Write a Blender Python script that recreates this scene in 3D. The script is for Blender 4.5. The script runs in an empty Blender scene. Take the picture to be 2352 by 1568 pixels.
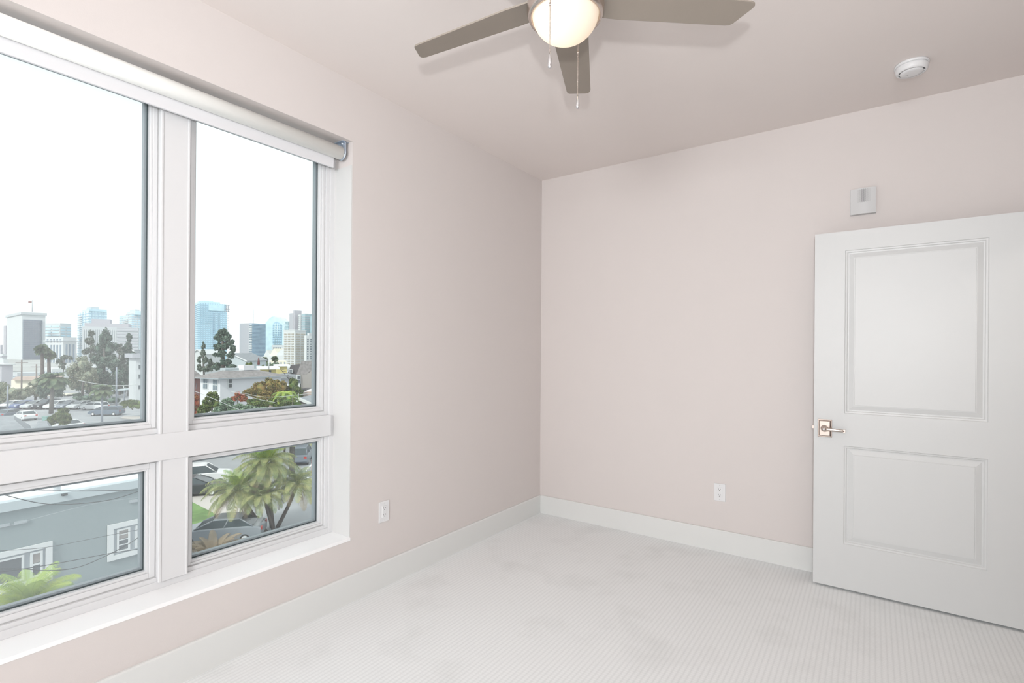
import bpy, math, random
from mathutils import Vector, Matrix, noise
random.seed(7)
PI = math.pi
SC = bpy.context.scene
COL = SC.collection

# ------------------------------------------------------------------ camera, sky, lights, exposure
FPX, PCX, PCY = 1176.0, 1176.0, 808.99        # focal length and principal point in pixels of the 2352x1568 frame
XE_ = 2.95                                    # plane of the wall that holds the doorway
YAW, ROLL = -0.61295, 0.0066
CAM = Vector((2.2428, -3.6033, 1.3191))
FW = Vector((math.sin(YAW), math.cos(YAW), 0))
R0 = Vector((math.cos(YAW), -math.sin(YAW), 0))
U0 = R0.cross(FW)
RT = R0 * math.cos(ROLL) + U0 * math.sin(ROLL)
UP = RT.cross(FW)
cd = bpy.data.cameras.new('camera'); cam = bpy.data.objects.new('camera', cd); COL.objects.link(cam)
cd.sensor_width = 36.0; cd.lens = 36.0 * FPX / 2352.0
cd.shift_x = 0.0; cd.shift_y = (PCY - 784.0) / 2352.0
cd.clip_start = 0.05; cd.clip_end = 5000
m = Matrix((RT, UP, -FW)).transposed().to_4x4(); m.translation = CAM
cam.matrix_world = m
SC.camera = cam

world = bpy.data.worlds.new('sky'); SC.world = world; world.use_nodes = True
nt = world.node_tree; nt.nodes.clear()
wo = nt.nodes.new('ShaderNodeOutputWorld'); bg = nt.nodes.new('ShaderNodeBackground')
tc = nt.nodes.new('ShaderNodeTexCoord'); mp = nt.nodes.new('ShaderNodeMapping'); nz = nt.nodes.new('ShaderNodeTexNoise')
mx = nt.nodes.new('ShaderNodeMix'); mx.data_type = 'RGBA'
mp.inputs['Scale'].default_value = (1.5, 1.5, 5.0); nz.inputs['Scale'].default_value = 2.0; nz.inputs['Detail'].default_value = 5
mx.inputs['A'].default_value = (0.90, 0.96, 1.0, 1); mx.inputs['B'].default_value = (1.0, 1.0, 1.0, 1)
nt.links.new(tc.outputs['Generated'], mp.inputs['Vector']); nt.links.new(mp.outputs['Vector'], nz.inputs['Vector'])
nt.links.new(nz.outputs['Fac'], mx.inputs['Factor']); nt.links.new(mx.outputs['Result'], bg.inputs['Color'])
bg.inputs['Strength'].default_value = 1.30
nt.links.new(bg.outputs['Background'], wo.inputs['Surface'])

def lamp(name, kind, energy, color, loc, target=None, size=None, **kw):
    l = bpy.data.lights.new(name, kind); l.energy = energy; l.color = color
    o = bpy.data.objects.new(name, l); COL.objects.link(o); o.location = loc
    if target is not None:
        o.rotation_euler = (Vector(target) - Vector(loc)).to_track_quat('-Z', 'Y').to_euler()
    if size is not None:
        if kind == 'AREA':
            l.size = size
        else:
            l.shadow_soft_size = size
    for k, v in kw.items(): setattr(l, k, v)
    return o

sun = lamp('sun', 'SUN', 2.8, (1.0, 0.95, 0.88), (0, 0, 30), target=(-14.0, 46.0, -12.0)); sun.data.angle = 0.15
# the photographer's flash, a little above and behind the camera
flash = lamp('camera_flash', 'SPOT', 120.0, (0.97, 0.99, 1.0), (2.36, -3.82, 1.56), target=(0.8, -1.3, 2.45), size=0.035, spot_size=math.radians(135), spot_blend=1.0)
# unseen fill lamp added behind the camera to raise overall brightness, turned to the far corner
fill_light = lamp('added_fill_lamp', 'AREA', 124.0, (0.97, 0.99, 1.0), (2.35, -6.7, 1.9), target=(0.4, -1.0, 1.3), size=1.1)
hall = lamp('added_hallway_fill', 'POINT', 10.0, (1.0, .93, .85), (XE_ + .75, -.7, 2.45), size=.08)  # unseen lamp added to brighten the otherwise black hallway
# daylight portal over the window opening (guides sky sampling only)
pl = bpy.data.lights.new('window_portal', 'AREA'); pl.shape = 'RECTANGLE'; pl.size = 2.3; pl.size_y = 2.1
po = bpy.data.objects.new('window_portal', pl); COL.objects.link(po)
po.location = (-0.22, -2.98, 1.385); po.rotation_euler = Vector((1, 0, 0)).to_track_quat('-Z', 'Y').to_euler()
pl.cycles.is_portal = True

vs = SC.view_settings
vs.view_transform = 'Standard'; vs.look = 'None'; vs.exposure = 0.0; vs.gamma = 1.0
try: vs.use_curve_mapping = False
except Exception: pass
SC.display_settings.display_device = 'sRGB'
cy = SC.cycles
cy.max_bounces = 10; cy.diffuse_bounces = 6; cy.glossy_bounces = 4; cy.transmission_bounces = 6; cy.transparent_max_bounces = 16
cy.sample_clamp_indirect = 4.0; cy.caustics_reflective = False; cy.caustics_refractive = False
cy.use_denoising = True

# ------------------------------------------------------------------ helpers
def at(px, py, D):
    """World point seen at pixel (px, py), D metres ahead of the camera."""
    return CAM + (FW + RT * ((px - PCX) / FPX) - UP * ((py - PCY) / FPX)) * D
GZ = -9.7                                       # street level
def gp(px, D, z=GZ):
    p = at(px, PCY, D); return Vector((p.x, p.y, z))
def zat(px, py, D): return at(px, py, D).z
def onx(px, py, X):
    d = FW + RT * ((px - PCX) / FPX) - UP * ((py - PCY) / FPX)
    return CAM + d * ((X - CAM.x) / d.x)

class MB:
    """Collects shapes for one mesh."""
    def __init__(s): s.v = []; s.f = []; s.sm = []
    def add(s, vs, fs, smooth=False):
        n = len(s.v); s.v += [tuple(v) for v in vs]
        for f in fs: s.f.append(tuple(i + n for i in f)); s.sm.append(smooth)
        return s
    def fbox(s, o, ex, ey, x0, x1, y0, y1, z0, z1):
        o = Vector(o); ez = Vector((0, 0, 1)); P = []
        for z in (z0, z1):
            for x, y in ((x0, y0), (x1, y0), (x1, y1), (x0, y1)):
                P.append(o + ex * x + ey * y + ez * z)
        F = [(0, 3, 2, 1), (4, 5, 6, 7), (0, 1, 5, 4), (1, 2, 6, 5), (2, 3, 7, 6), (3, 0, 4, 7)]
        if ex.cross(ey).z * (x1 - x0) * (y1 - y0) * (z1 - z0) < 0: F = [f[::-1] for f in F]
        return s.add(P, F)
    def box(s, x0, x1, y0, y1, z0, z1):
        x0, x1 = sorted((x0, x1)); y0, y1 = sorted((y0, y1)); z0, z1 = sorted((z0, z1))
        return s.fbox((0, 0, 0), Vector((1, 0, 0)), Vector((0, 1, 0)), x0, x1, y0, y1, z0, z1)
    def poly(s, base, top):
        """prism between two rings of equal length"""
        n = len(base); P = list(base) + list(top)
        F = [tuple(range(n))[::-1], tuple(range(n, 2 * n))] + [(i, (i + 1) % n, n + (i + 1) % n, n + i) for i in range(n)]
        return s.add(P, F)
    def tube(s, pts, r, seg=6, r1=None, cap=True):
        pts = [Vector(p) for p in pts]; n = len(pts); rings = []
        for i, p in enumerate(pts):
            t = (pts[min(i + 1, n - 1)] - pts[max(i - 1, 0)]).normalized()
            a = t.orthogonal().normalized() if i == 0 else (rings[-1][1] - t * rings[-1][1].dot(t)).normalized()
            b = t.cross(a); rr = r if r1 is None else r + (r1 - r) * i / (n - 1)
            rings.append(([p + (a * math.cos(2 * PI * k / seg) + b * math.sin(2 * PI * k / seg)) * rr for k in range(seg)], a))
        P = [q for rg, _ in rings for q in rg]; F = []
        for i in range(n - 1):
            for k in range(seg):
                F.append((i * seg + k, i * seg + (k + 1) % seg, (i + 1) * seg + (k + 1) % seg, (i + 1) * seg + k))
        if cap: F += [tuple(range(seg))[::-1], tuple(range((n - 1) * seg, n * seg))]
        return s.add(P, F, True)
    def lathe(s, prof, c=(0, 0, 0), seg=48, axis='z'):
        """prof: list of (radius, height)"""
        c = Vector(c); P = []; F = []; n = len(prof)
        for r, h in prof:
            for k in range(seg):
                a = 2 * PI * k / seg; x, y = max(r, 1e-5) * math.cos(a), max(r, 1e-5) * math.sin(a)
                if axis == 'z': P.append(c + Vector((x, y, h)))
                elif axis == 'y': P.append(c + Vector((x, h, y)))
                else: P.append(c + Vector((h, x, y)))
        for i in range(n - 1):
            for k in range(seg):
                F.append((i * seg + k, i * seg + (k + 1) % seg, (i + 1) * seg + (k + 1) % seg, (i + 1) * seg + k))
        if axis == 'y': F = [f[::-1] for f in F]
        return s.add(P, F, True)
    def sphere(s, c, rx, ry=None, rz=None, sub=2, jit=0.0, fr=1.0):
        ry = rx if ry is None else ry; rz = rx if rz is None else rz
        V, Fc = ICO[sub]; c = Vector(c); P = []
        for v in V:
            k = 1 + jit * noise.noise(Vector(v) * fr + c) if jit else 1
            P.append(c + Vector((v[0] * rx * k, v[1] * ry * k, v[2] * rz * k)))
        return s.add(P, Fc, True)

def _ico(sub):
    import bmesh
    b = bmesh.new(); bmesh.ops.create_icosphere(b, subdivisions=sub, radius=1)
    V = [tuple(v.co) for v in b.verts]; Fc = [tuple(v.index for v in f.verts) for f in b.faces]; b.free()
    return V, Fc
ICO = {1: _ico(1), 2: _ico(2), 3: _ico(3)}

def wloc(o):
    p = Vector((0, 0, 0))
    while o is not None: p += o.location; o = o.parent
    return p
def obj(name, mb, mat, parent=None, local=False, bevel=0, smooth=None, seg=2, stuff=False, label=None):
    me = bpy.data.meshes.new(name)
    off = Vector((0, 0, 0)) if (parent is None or local) else wloc(parent)
    me.from_pydata([(v[0] - off.x, v[1] - off.y, v[2] - off.z) for v in mb.v], [], mb.f)
    me.polygons.foreach_set('use_smooth', [bool(x) if smooth is None else smooth for x in mb.sm])
    me.materials.append(mat); me.update()
    o = bpy.data.objects.new(name, me); COL.objects.link(o); o.parent = parent
    if bevel:
        b = o.modifiers.new('bevel', 'BEVEL'); b.width = bevel; b.segments = seg; b.limit_method = 'ANGLE'; b.angle_limit = 0.6
    if stuff: o['kind'] = 'stuff'
    if label: o['label'] = label
    return o
def thing(name, label, cat, loc, group=None, kind=None):
    o = bpy.data.objects.new(name, None); COL.objects.link(o); o.location = loc; o.empty_display_size = 0.1
    tag(o, label, cat, group, kind); return o
def tag(o, label, cat, group=None, kind=None):
    o['label'] = label; o['category'] = cat
    if group: o['group'] = group
    if kind: o['kind'] = kind
    return o

def mat(name, col, rough=0.6, metal=0.0, var=0.0, scale=5.0, bump=0.0, bscale=200.0, spec=0.4, col2=None, trans=0.0):
    m = bpy.data.materials.new(name); m.use_nodes = True; t = m.node_tree; b = t.nodes['Principled BSDF']
    b.inputs['Roughness'].default_value = rough; b.inputs['Metallic'].default_value = metal
    b.inputs['Specular IOR Level'].default_value = spec
    tcn = t.nodes.new('ShaderNodeTexCoord')
    n = t.nodes.new('ShaderNodeTexNoise'); n.inputs['Scale'].default_value = scale; n.inputs['Detail'].default_value = 4
    t.links.new(tcn.outputs['Object'], n.inputs['Vector'])
    k = t.nodes.new('ShaderNodeMix'); k.data_type = 'RGBA'
    a = Vector(col); c2 = Vector(col2) if col2 else a * (1 - var)
    c1 = a if col2 else a * (1 + var)
    k.inputs['A'].default_value = (*c1, 1); k.inputs['B'].default_value = (*c2, 1)
    if col2 or var > 0.05:
        rp = t.nodes.new('ShaderNodeMapRange'); rp.inputs['From Min'].default_value = 0.35; rp.inputs['From Max'].default_value = 0.65
        t.links.new(n.outputs['Fac'], rp.inputs['Value']); t.links.new(rp.outputs['Result'], k.inputs['Factor'])
    else:
        t.links.new(n.outputs['Fac'], k.inputs['Factor'])
    t.links.new(k.outputs['Result'], b.inputs['Base Color'])
    if bump:
        bn = t.nodes.new('ShaderNodeTexNoise'); bn.inputs['Scale'].default_value = bscale; bn.inputs['Detail'].default_value = 3
        t.links.new(tcn.outputs['Object'], bn.inputs['Vector'])
        bp = t.nodes.new('ShaderNodeBump'); bp.inputs['Strength'].default_value = bump; bp.inputs['Distance'].default_value = 0.002
        t.links.new(bn.outputs['Fac'], bp.inputs['Height']); t.links.new(bp.outputs['Normal'], b.inputs['Normal'])
    if trans:
        b.inputs['Transmission Weight'].default_value = trans
    return m

M = {}
M['wall'] = mat('wall_paint', (0.655, 0.612, 0.596), 0.62, var=0.008, bump=0.12, bscale=260, spec=0.3)
M['ceil'] = mat('ceiling_paint', (0.765, 0.71, 0.685), 0.75, var=0.008, bump=0.10, bscale=160, spec=0.2)
M['trim'] = mat('trim_paint', (0.70, 0.71, 0.70), 0.42, var=0.008, spec=0.4)
M['door'] = mat('door_paint', (0.62, 0.63, 0.63), 0.42, var=0.008, spec=0.45)
M['vinyl'] = mat('window_vinyl', (0.67, 0.675, 0.685), 0.35, var=0.01, spec=0.4)
M['sill'] = mat('sill_paint', (0.92, 0.925, 0.93), 0.35, var=0.01, spec=0.4)
M['reveal'] = mat('daylit_reveal', (0.62, 0.62, 0.615), 0.5, var=0.01)  # whitening by daylight on the window returns, put into the colour
M['nickel'] = mat('satin_nickel', (0.62, 0.54, 0.49), 0.27, metal=1.0, var=0.02)
M['chrome'] = mat('bright_metal', (0.80, 0.80, 0.82), 0.15, metal=1.0, var=0.02)
M['white_plastic'] = mat('white_plastic', (0.74, 0.745, 0.755), 0.35, var=0.01)
M['grey_plastic'] = mat('pale_grey_plastic', (0.60, 0.605, 0.61), 0.4, var=0.01)
M['dark'] = mat('dark_slot', (0.03, 0.028, 0.032), 0.6, var=0.02)
M['slot'] = mat('grey_slot', (0.13, 0.125, 0.13), 0.6, var=0.02)
M['blade'] = mat('fan_blade', (0.30, 0.262, 0.225), 0.55, var=0.02, scale=9, spec=0.3)
M['blind'] = mat('blind_fabric', (0.93, 0.94, 0.915), 0.7, var=0.01, spec=0.2)
M['hembar'] = mat('blind_hem_bar', (0.70, 0.70, 0.72), 0.5, var=0.01)
M['spacer'] = mat('glazing_spacer', (0.26, 0.30, 0.32), 0.45, var=0.03)
M['gasket'] = mat('dark_gasket', (0.06, 0.08, 0.085), 0.6, var=0.02)
M['seal'] = mat('sash_seal', (.52, .52, .52), .6, var=.01)
M['bracket'] = mat('bracket_metal', (0.50, 0.57, 0.66), 0.35, metal=0.6, var=0.02)

def carpet_mat():
    m = bpy.data.materials.new('loop_pile_carpet'); m.use_nodes = True; t = m.node_tree; b = t.nodes['Principled BSDF']
    b.inputs['Roughness'].default_value = 0.95; b.inputs['Specular IOR Level'].default_value = 0.1
    c = t.nodes.new('ShaderNodeTexCoord')
    # rows of loops parallel to the window wall, crossed by short ribs
    def wave(axis, sc, dist):
        mpn = t.nodes.new('ShaderNodeMapping'); t.links.new(c.outputs['Object'], mpn.inputs['Vector'])
        w = t.nodes.new('ShaderNodeTexWave'); w.wave_type = 'BANDS'; w.bands_direction = axis; w.wave_profile = 'SIN'
        w.inputs['Scale'].default_value = sc; w.inputs['Distortion'].default_value = dist; w.inputs['Detail'].default_value = 2
        w.inputs['Detail Scale'].default_value = 30
        t.links.new(mpn.outputs['Vector'], w.inputs['Vector']); return w
    w1 = wave('X', 15.0, 1.6); w2 = wave('Y', 21.0, 5.0)
    p1 = t.nodes.new('ShaderNodeMath'); p1.operation = 'POWER'; p1.inputs[1].default_value = 0.25; t.links.new(w1.outputs['Fac'], p1.inputs[0])
    p2 = t.nodes.new('ShaderNodeMath'); p2.operation = 'POWER'; p2.inputs[1].default_value = 0.5; t.links.new(w2.outputs['Fac'], p2.inputs[0])
    mu = t.nodes.new('ShaderNodeMath'); mu.operation = 'MULTIPLY'; p3 = t.nodes.new('ShaderNodeMath'); p3.operation = 'MULTIPLY_ADD'; p3.inputs[1].default_value = 0.45; p3.inputs[2].default_value = 0.55; t.links.new(p2.outputs[0], p3.inputs[0]); t.links.new(p1.outputs[0], mu.inputs[0]); t.links.new(p3.outputs[0], mu.inputs[1])
    fine = t.nodes.new('ShaderNodeTexNoise'); fine.inputs['Scale'].default_value = 230; fine.inputs['Detail'].default_value = 3
    t.links.new(c.outputs['Object'], fine.inputs['Vector'])
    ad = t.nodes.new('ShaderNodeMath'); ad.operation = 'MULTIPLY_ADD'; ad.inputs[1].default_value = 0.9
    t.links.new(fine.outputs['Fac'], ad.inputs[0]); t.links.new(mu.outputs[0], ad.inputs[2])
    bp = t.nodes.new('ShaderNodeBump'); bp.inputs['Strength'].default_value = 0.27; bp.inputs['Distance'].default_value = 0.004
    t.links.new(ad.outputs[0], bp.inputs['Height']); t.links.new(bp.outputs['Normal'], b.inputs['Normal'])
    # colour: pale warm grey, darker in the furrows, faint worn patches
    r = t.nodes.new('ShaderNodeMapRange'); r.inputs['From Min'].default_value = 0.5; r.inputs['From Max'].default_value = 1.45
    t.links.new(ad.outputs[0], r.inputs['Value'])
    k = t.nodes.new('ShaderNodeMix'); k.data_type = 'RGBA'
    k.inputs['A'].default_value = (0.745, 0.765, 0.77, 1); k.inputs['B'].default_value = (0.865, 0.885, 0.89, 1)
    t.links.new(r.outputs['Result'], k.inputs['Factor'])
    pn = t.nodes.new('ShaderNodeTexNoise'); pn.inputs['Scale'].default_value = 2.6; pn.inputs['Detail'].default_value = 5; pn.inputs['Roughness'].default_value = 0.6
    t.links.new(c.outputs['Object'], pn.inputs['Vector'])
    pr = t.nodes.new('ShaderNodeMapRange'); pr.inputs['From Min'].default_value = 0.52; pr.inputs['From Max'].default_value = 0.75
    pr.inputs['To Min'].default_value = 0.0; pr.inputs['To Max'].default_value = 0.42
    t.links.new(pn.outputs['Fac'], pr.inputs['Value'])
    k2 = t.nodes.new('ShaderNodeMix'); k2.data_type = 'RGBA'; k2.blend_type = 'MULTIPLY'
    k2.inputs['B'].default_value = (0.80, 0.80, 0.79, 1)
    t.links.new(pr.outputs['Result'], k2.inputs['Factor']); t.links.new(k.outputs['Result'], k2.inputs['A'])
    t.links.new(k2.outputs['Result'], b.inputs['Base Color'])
    return m
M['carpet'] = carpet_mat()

def glass_mat(name, tint, milk):
    m = bpy.data.materials.new(name); m.use_nodes = True; t = m.node_tree; t.nodes.clear()
    o = t.nodes.new('ShaderNodeOutputMaterial')
    tr = t.nodes.new('ShaderNodeBsdfTransparent'); tr.inputs['Color'].default_value = (*tint, 1)
    gl = t.nodes.new('ShaderNodeBsdfGlossy'); gl.inputs['Roughness'].default_value = 0.02
    df = t.nodes.new('ShaderNodeBsdfDiffuse')
    c = t.nodes.new('ShaderNodeTexCoord'); n = t.nodes.new('ShaderNodeTexNoise'); n.inputs['Scale'].default_value = 3
    t.links.new(c.outputs['Object'], n.inputs['Vector'])
    mr = t.nodes.new('ShaderNodeMapRange'); mr.inputs['To Min'].default_value = milk * 0.8; mr.inputs['To Max'].default_value = milk * 1.2
    t.links.new(n.outputs['Fac'], mr.inputs['Value'])
    df.inputs['Color'].default_value = (0.86, 0.92, 0.95, 1)
    a = t.nodes.new('ShaderNodeMixShader'); b = t.nodes.new('ShaderNodeMixShader')
    a.inputs['Fac'].default_value = 0.035
    t.links.new(tr.outputs[0], a.inputs[1]); t.links.new(gl.outputs[0], a.inputs[2])
    t.links.new(mr.outputs['Result'], b.inputs['Fac'])
    t.links.new(a.outputs[0], b.inputs[1]); t.links.new(df.outputs[0], b.inputs[2]); t.links.new(b.outputs[0], o.inputs['Surface'])
    return m
M['glass'] = glass_mat('clear_glazing', (0.95, 0.98, 0.975), 0.03)
M['glass_hazy'] = glass_mat('hazy_glazing', (0.94, 0.975, 0.98), 0.14)

# ------------------------------------------------------------------ room shell
H = 2.74
XE, YS = 2.95, -7.2                                  # east wall plane, wall behind the camera
WY0, WY1, WZ0, WZ1 = -4.10, -1.885, 0.336, 2.424     # window opening in the left wall
FX = -0.145                                          # room-side face of the window frame
def struct(name, mb, m, label, cat, **k):
    return tag(obj(name, mb, m, **k), label, cat, kind='structure')

mb = MB(); mb.box(-0.25, 0, YS - .15, WY0, 0, H); mb.box(-0.25, 0, WY1, 0.15, 0, H)
mb.box(-0.25, 0, WY0, WY1, 0, WZ0); mb.box(-0.25, 0, WY0, WY1, WZ1, H)
struct('wall_left', mb, M['wall'], 'pale pink-grey painted wall with the large window opening', 'wall')
mb = MB(); mb.box(0, XE, 0, 0.15, 0, H)
struct('wall_back', mb, M['wall'], 'pale pink-grey painted wall behind the open door', 'wall')
DY0, DY1, DZ = -1.125, -0.205, 2.03
mb = MB(); mb.box(XE, XE + .12, DY1, 0.15, 0, H); mb.box(XE, XE + .12, YS - .15, DY0, 0, H); mb.box(XE, XE + .12, DY0, DY1, DZ, H)
struct('wall_right', mb, M['wall'], 'painted wall outside the view holding the doorway', 'wall')
mb = MB(); mb.box(0, XE, YS - .15, YS, 0, H)
struct('wall_front', mb, M['wall'], 'painted wall behind the camera', 'wall')
mb = MB(); mb.box(-0.25, XE + .12, YS - .15, .15, -0.2, 0)
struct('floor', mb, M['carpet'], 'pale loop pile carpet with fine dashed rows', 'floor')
mb = MB(); mb.box(-0.25, XE + .12, YS - .15, .15, H, H + .15)
struct('ceiling', mb, M['ceil'], 'smooth painted ceiling above the fan', 'ceiling')
mb = MB(); mb.box(XE + .12, XE + 1.4, -1.6, -1.5, 0, H); mb.box(XE + .12, XE + 1.4, 0.15, 0.25, 0, H); mb.box(XE + 1.4, XE + 1.5, -1.6, .25, 0, H)
mb.box(XE + .12, XE + 1.5, -1.6, .25, -0.1, 0); mb.box(XE + .12, XE + 1.5, -1.6, .25, H, H + .1)
struct('wall_hallway', mb, M['wall'], 'small hallway beyond the doorway outside the view', 'wall')

BH, BT = 0.144, 0.014
def baseboard(name, p0, p1, nrm, label):
    p0, p1, n = Vector(p0), Vector(p1), Vector(nrm)
    prof = [(0, 0), (BT, 0), (BT, BH - .006), (BT - .004, BH), (0, BH)]
    mb = MB(); mb.poly([p0 + n * a + Vector((0, 0, z)) for a, z in prof], [p1 + n * a + Vector((0, 0, z)) for a, z in prof])
    if n.x + n.y > 0 and n.x > 0: pass
    o = struct(name, mb, M['trim'], label, 'baseboard')
    return o
baseboard('baseboard_left', (0, YS, 0), (0, 0, 0), (1, 0, 0), 'tall white baseboard under the window wall')
baseboard('baseboard_back', (BT, 0, 0), (XE, 0, 0), (0, -1, 0), 'tall white baseboard running behind the open door')
baseboard('baseboard_right', (XE, YS, 0), (XE, DY0 - .06, 0), (-1, 0, 0), 'white baseboard on the wall outside the view')
baseboard('baseboard_front', (BT, YS, 0), (XE - BT, YS, 0), (0, 1, 0), 'white baseboard behind the camera')

# ------------------------------------------------------------------ window
win = thing('window_1', 'white framed four light window with two tall panes over two short panes', 'window', (FX, -3.0, WZ0), kind='structure')
mb = MB(); mb.box(FX - .02, 0.004, WY0, WY1, WZ0 - .012, WZ0 + .004)
obj('window_sill', mb, M['sill'], win, bevel=0.0015)
for nm, y in (('daylit_return', WY1),):
    mb = MB(); mb.box(FX - .02, -0.001, y - .004, y + .002, WZ0 + .004, 2.30); obj(nm, mb, M['reveal'], win)  # added skin carrying the daylight tone; wall colour stays above it
mb = MB(); mb.box(FX - .02, -0.001, WY0 - .002, WY0 + .004, WZ0 + .004, 2.30); obj('daylit_return', mb, M['reveal'], win)
# outer frame ring: flat outer band, then a slightly recessed inner lip
def ring(mb, x0, x1, y0, y1, z0, z1, w, wb=None, wt=None):
    wb = w if wb is None else wb; wt = w if wt is None else wt
    mb.box(x0, x1, y0, y0 + w, z0, z1); mb.box(x0, x1, y1 - w, y1, z0, z1)
    mb.box(x0, x1, y0 + w, y1 - w, z0, z0 + wb); mb.box(x0, x1, y0 + w, y1 - w, z1 - wt, z1)
FO = FX; FI = FX - .012                               # faces of outer band and of the inner lip
mb = MB(); ring(mb, FX - .09, FO, WY0, WY1, WZ0 + .004, WZ1, 0.030)
obj('outer_frame', mb, M['vinyl'], win, bevel=0.0015)
# openings (between mullion and frame): right light, left light
MY0, MY1 = -2.722, -2.612
RZ0, RZ1 = 0.868, 0.977                               # transom rail
YR0, YR1 = MY1 - .012, WY1 - .030
YL0, YL1 = WY0 + .030, MY0 + .022
mb = MB(); mb.box(FX - .006, FX + .012, MY0, MY1, WZ0 + .034, WZ1 - .03); mb.box(FX - .09, FX - .006, YL1, YR0, WZ0 + .034, WZ1 - .03)
for yy in (MY0 + .001, MY1 - .009): mb.box(FX, FX + .015, yy, yy + .008, WZ0 + .034, WZ1 - .03)
obj('mullion', mb, M['vinyl'], win, bevel=0.0012)
mb = MB(); mb.box(FX - .008, FX + .018, WY0 + .030, WY1 - .030, RZ0, RZ1); mb.box(FX - .09, FX - .008, WY0 + .030, WY1 - .030, RZ0 + .014, RZ1)
obj('transom_rail', mb, M['vinyl'], win, bevel=0.0015)
def sash(y0, y1, z0, z1, hazy, w=.024, nm='sash_frame'):
    g = .004                                          # shadow gap round the sash
    wl = .020                                         # fixed stop round the sash
    mb = MB(); ring(mb, FX - .09, FX - .008, y0, y1, z0, z1, wl)
    obj('glazing_stop', mb, M['vinyl'], win, bevel=0.0012)
    a0, a1, b0, b1 = y0 + wl + g, y1 - wl - g, z0 + wl + g, z1 - wl - g
    s = MB()
    ring(s, FX - .085, FX - .016, a0, a1, b0, b1, w - .009)
    ring(s, FX - .085, FX - .022, a0 + w - .009, a1 - w + .009, b0 + w - .009, b1 - w + .009, .009)
    so = obj(nm, s, M['vinyl'], win, bevel=0.0015)
    c0, c1, d0, d1 = a0 + w, a1 - w, b0 + w, b1 - w
    k = MB(); ring(k, FX - .049, FX - .045, c0, c1, d0, d1, .004); obj('gasket', k, M['gasket'], so)
    k = MB(); ring(k, FX - .072, FX - .049, c0, c1, d0, d1, .012); obj('spacer', k, M['spacer'], so)
    k = MB(); x = FX - .050; k.add([(x, c0, d0), (x, c1, d0), (x, c1, d1), (x, c0, d1)], [(0, 1, 2, 3)])
    obj('pane', k, M['glass_hazy'] if hazy else M['glass'], so)
    k = MB(); x = FX - .070; k.add([(x, c0, d0), (x, c1, d0), (x, c1, d1), (x, c0, d1)], [(0, 1, 2, 3)])
    obj('pane', k, M['glass'], so)
sash(YR0, YR1, RZ1, WZ1 - .03, False)
sash(YR0, YR1, WZ0 + .030, RZ0 + .014, False, .018)
sash(YL0, YL1, RZ1, WZ1 - .03, True)
sash(YL0, YL1, WZ0 + .030, RZ0 + .014, True, .030)
# dark seams round the sashes show as thin joint lines
mb = MB()
for (a, b, c, d) in ((YR0, YR1, RZ1, WZ1 - .03), (YR0, YR1, WZ0 + .030, RZ0 + .014), (YL0, YL1, RZ1, WZ1 - .03), (YL0, YL1, WZ0 + .030, RZ0 + .014)):
    ring(mb, FX - .060, FX - .019, a + .018, b - .018, c + .018, d - .018, .010)
obj('sash_seal', mb, M['seal'], win)

# roller blind rolled up at the head of the window
bl = thing('roller_blind', 'off-white roller blind rolled up at the head of the window', 'blind', (-.06, -3.0, 2.365))
BC = (-.062, 2.366); BR = .034
mb = MB(); mb.lathe([(0, 0), (BR, 0), (BR, WY1 - .030 - WY0 - .03), (0, WY1 - .030 - WY0 - .03)], (0, 0, 0), 40, 'y')
for i, v in enumerate(mb.v): mb.v[i] = (v[0] + BC[0], v[1] + WY0 + .03, v[2] + BC[1])
obj('fabric_roll', mb, M['blind'], bl)
mb = MB(); mb.box(BC[0] - BR, BC[0] - BR + .002, WY0 + .05, WY1 - .055, 2.30, BC[1]); obj('hanging_fabric', mb, M['blind'], bl)
mb = MB()
mb.box(BC[0] - BR - .006, BC[0] - BR + .008, WY0 + .045, WY1 - .050, 2.288, 2.345)
obj('hem_bar', mb, M['hembar'], bl, bevel=0.003)
for yy in (WY1 - .022, WY0 + .018):
    mb = MB(); mb.lathe([(0, -.003), (.036, -.003), (.036, .003), (0, .003)], (BC[0], yy, BC[1]), 32, 'y')
    mb.box(BC[0] - .034, BC[0] + .034, yy - .002, yy + .003, BC[1], WZ1)
    mb.box(BC[0] - .034, BC[0] + .034, yy - .02, yy + .02, WZ1 - .003, WZ1)
    mb.lathe([(0, -.012), (.007, -.012), (.007, .012), (0, .012)], (BC[0] + .012, yy, BC[1] + .047), 12, 'y')
    obj('bracket', mb, M['bracket'], bl)

# ------------------------------------------------------------------ door (opened flat along the back wall)
DT = 0.035
ang = -0.009
dex = Vector((math.cos(ang), math.sin(ang), 0)); dey = Vector((-math.sin(ang), math.cos(ang), 0))
DO = Vector((1.971, -0.195, 0.0))                    # free edge, room-side face
DW, DB, DTOP = 0.888, 0.013, 2.007
leaf = MB()
def dbox(mb, x0, x1, y0, y1, z0, z1): mb.fbox(DO, dex, dey, x0, x1, y0, y1, z0, z1)
PX0, PX1 = 0.146, 0.740
PAN = [(0.991, 1.900), (0.262, 0.810)]
dbox(leaf, 0, PX0, 0, DT, DB, DTOP); dbox(leaf, PX1, DW, 0, DT, DB, DTOP)
for a, b in ((DB, .262), (.810, .991), (1.900, DTOP)): dbox(leaf, PX0, PX1, 0, DT, a, b)
door = tag(obj('door_1', leaf, M['door']), 'white two-panel door standing open against the pink-grey wall', 'door', kind='structure')
prof = [(0.0, 0.0), (0.003, .0045), (0.010, .0055), (0.014, .0105), (0.020, .0110), (0.024, .0095), (0.043, .0035), (0.0465, .0035), (0.0475, .0008)]
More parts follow.
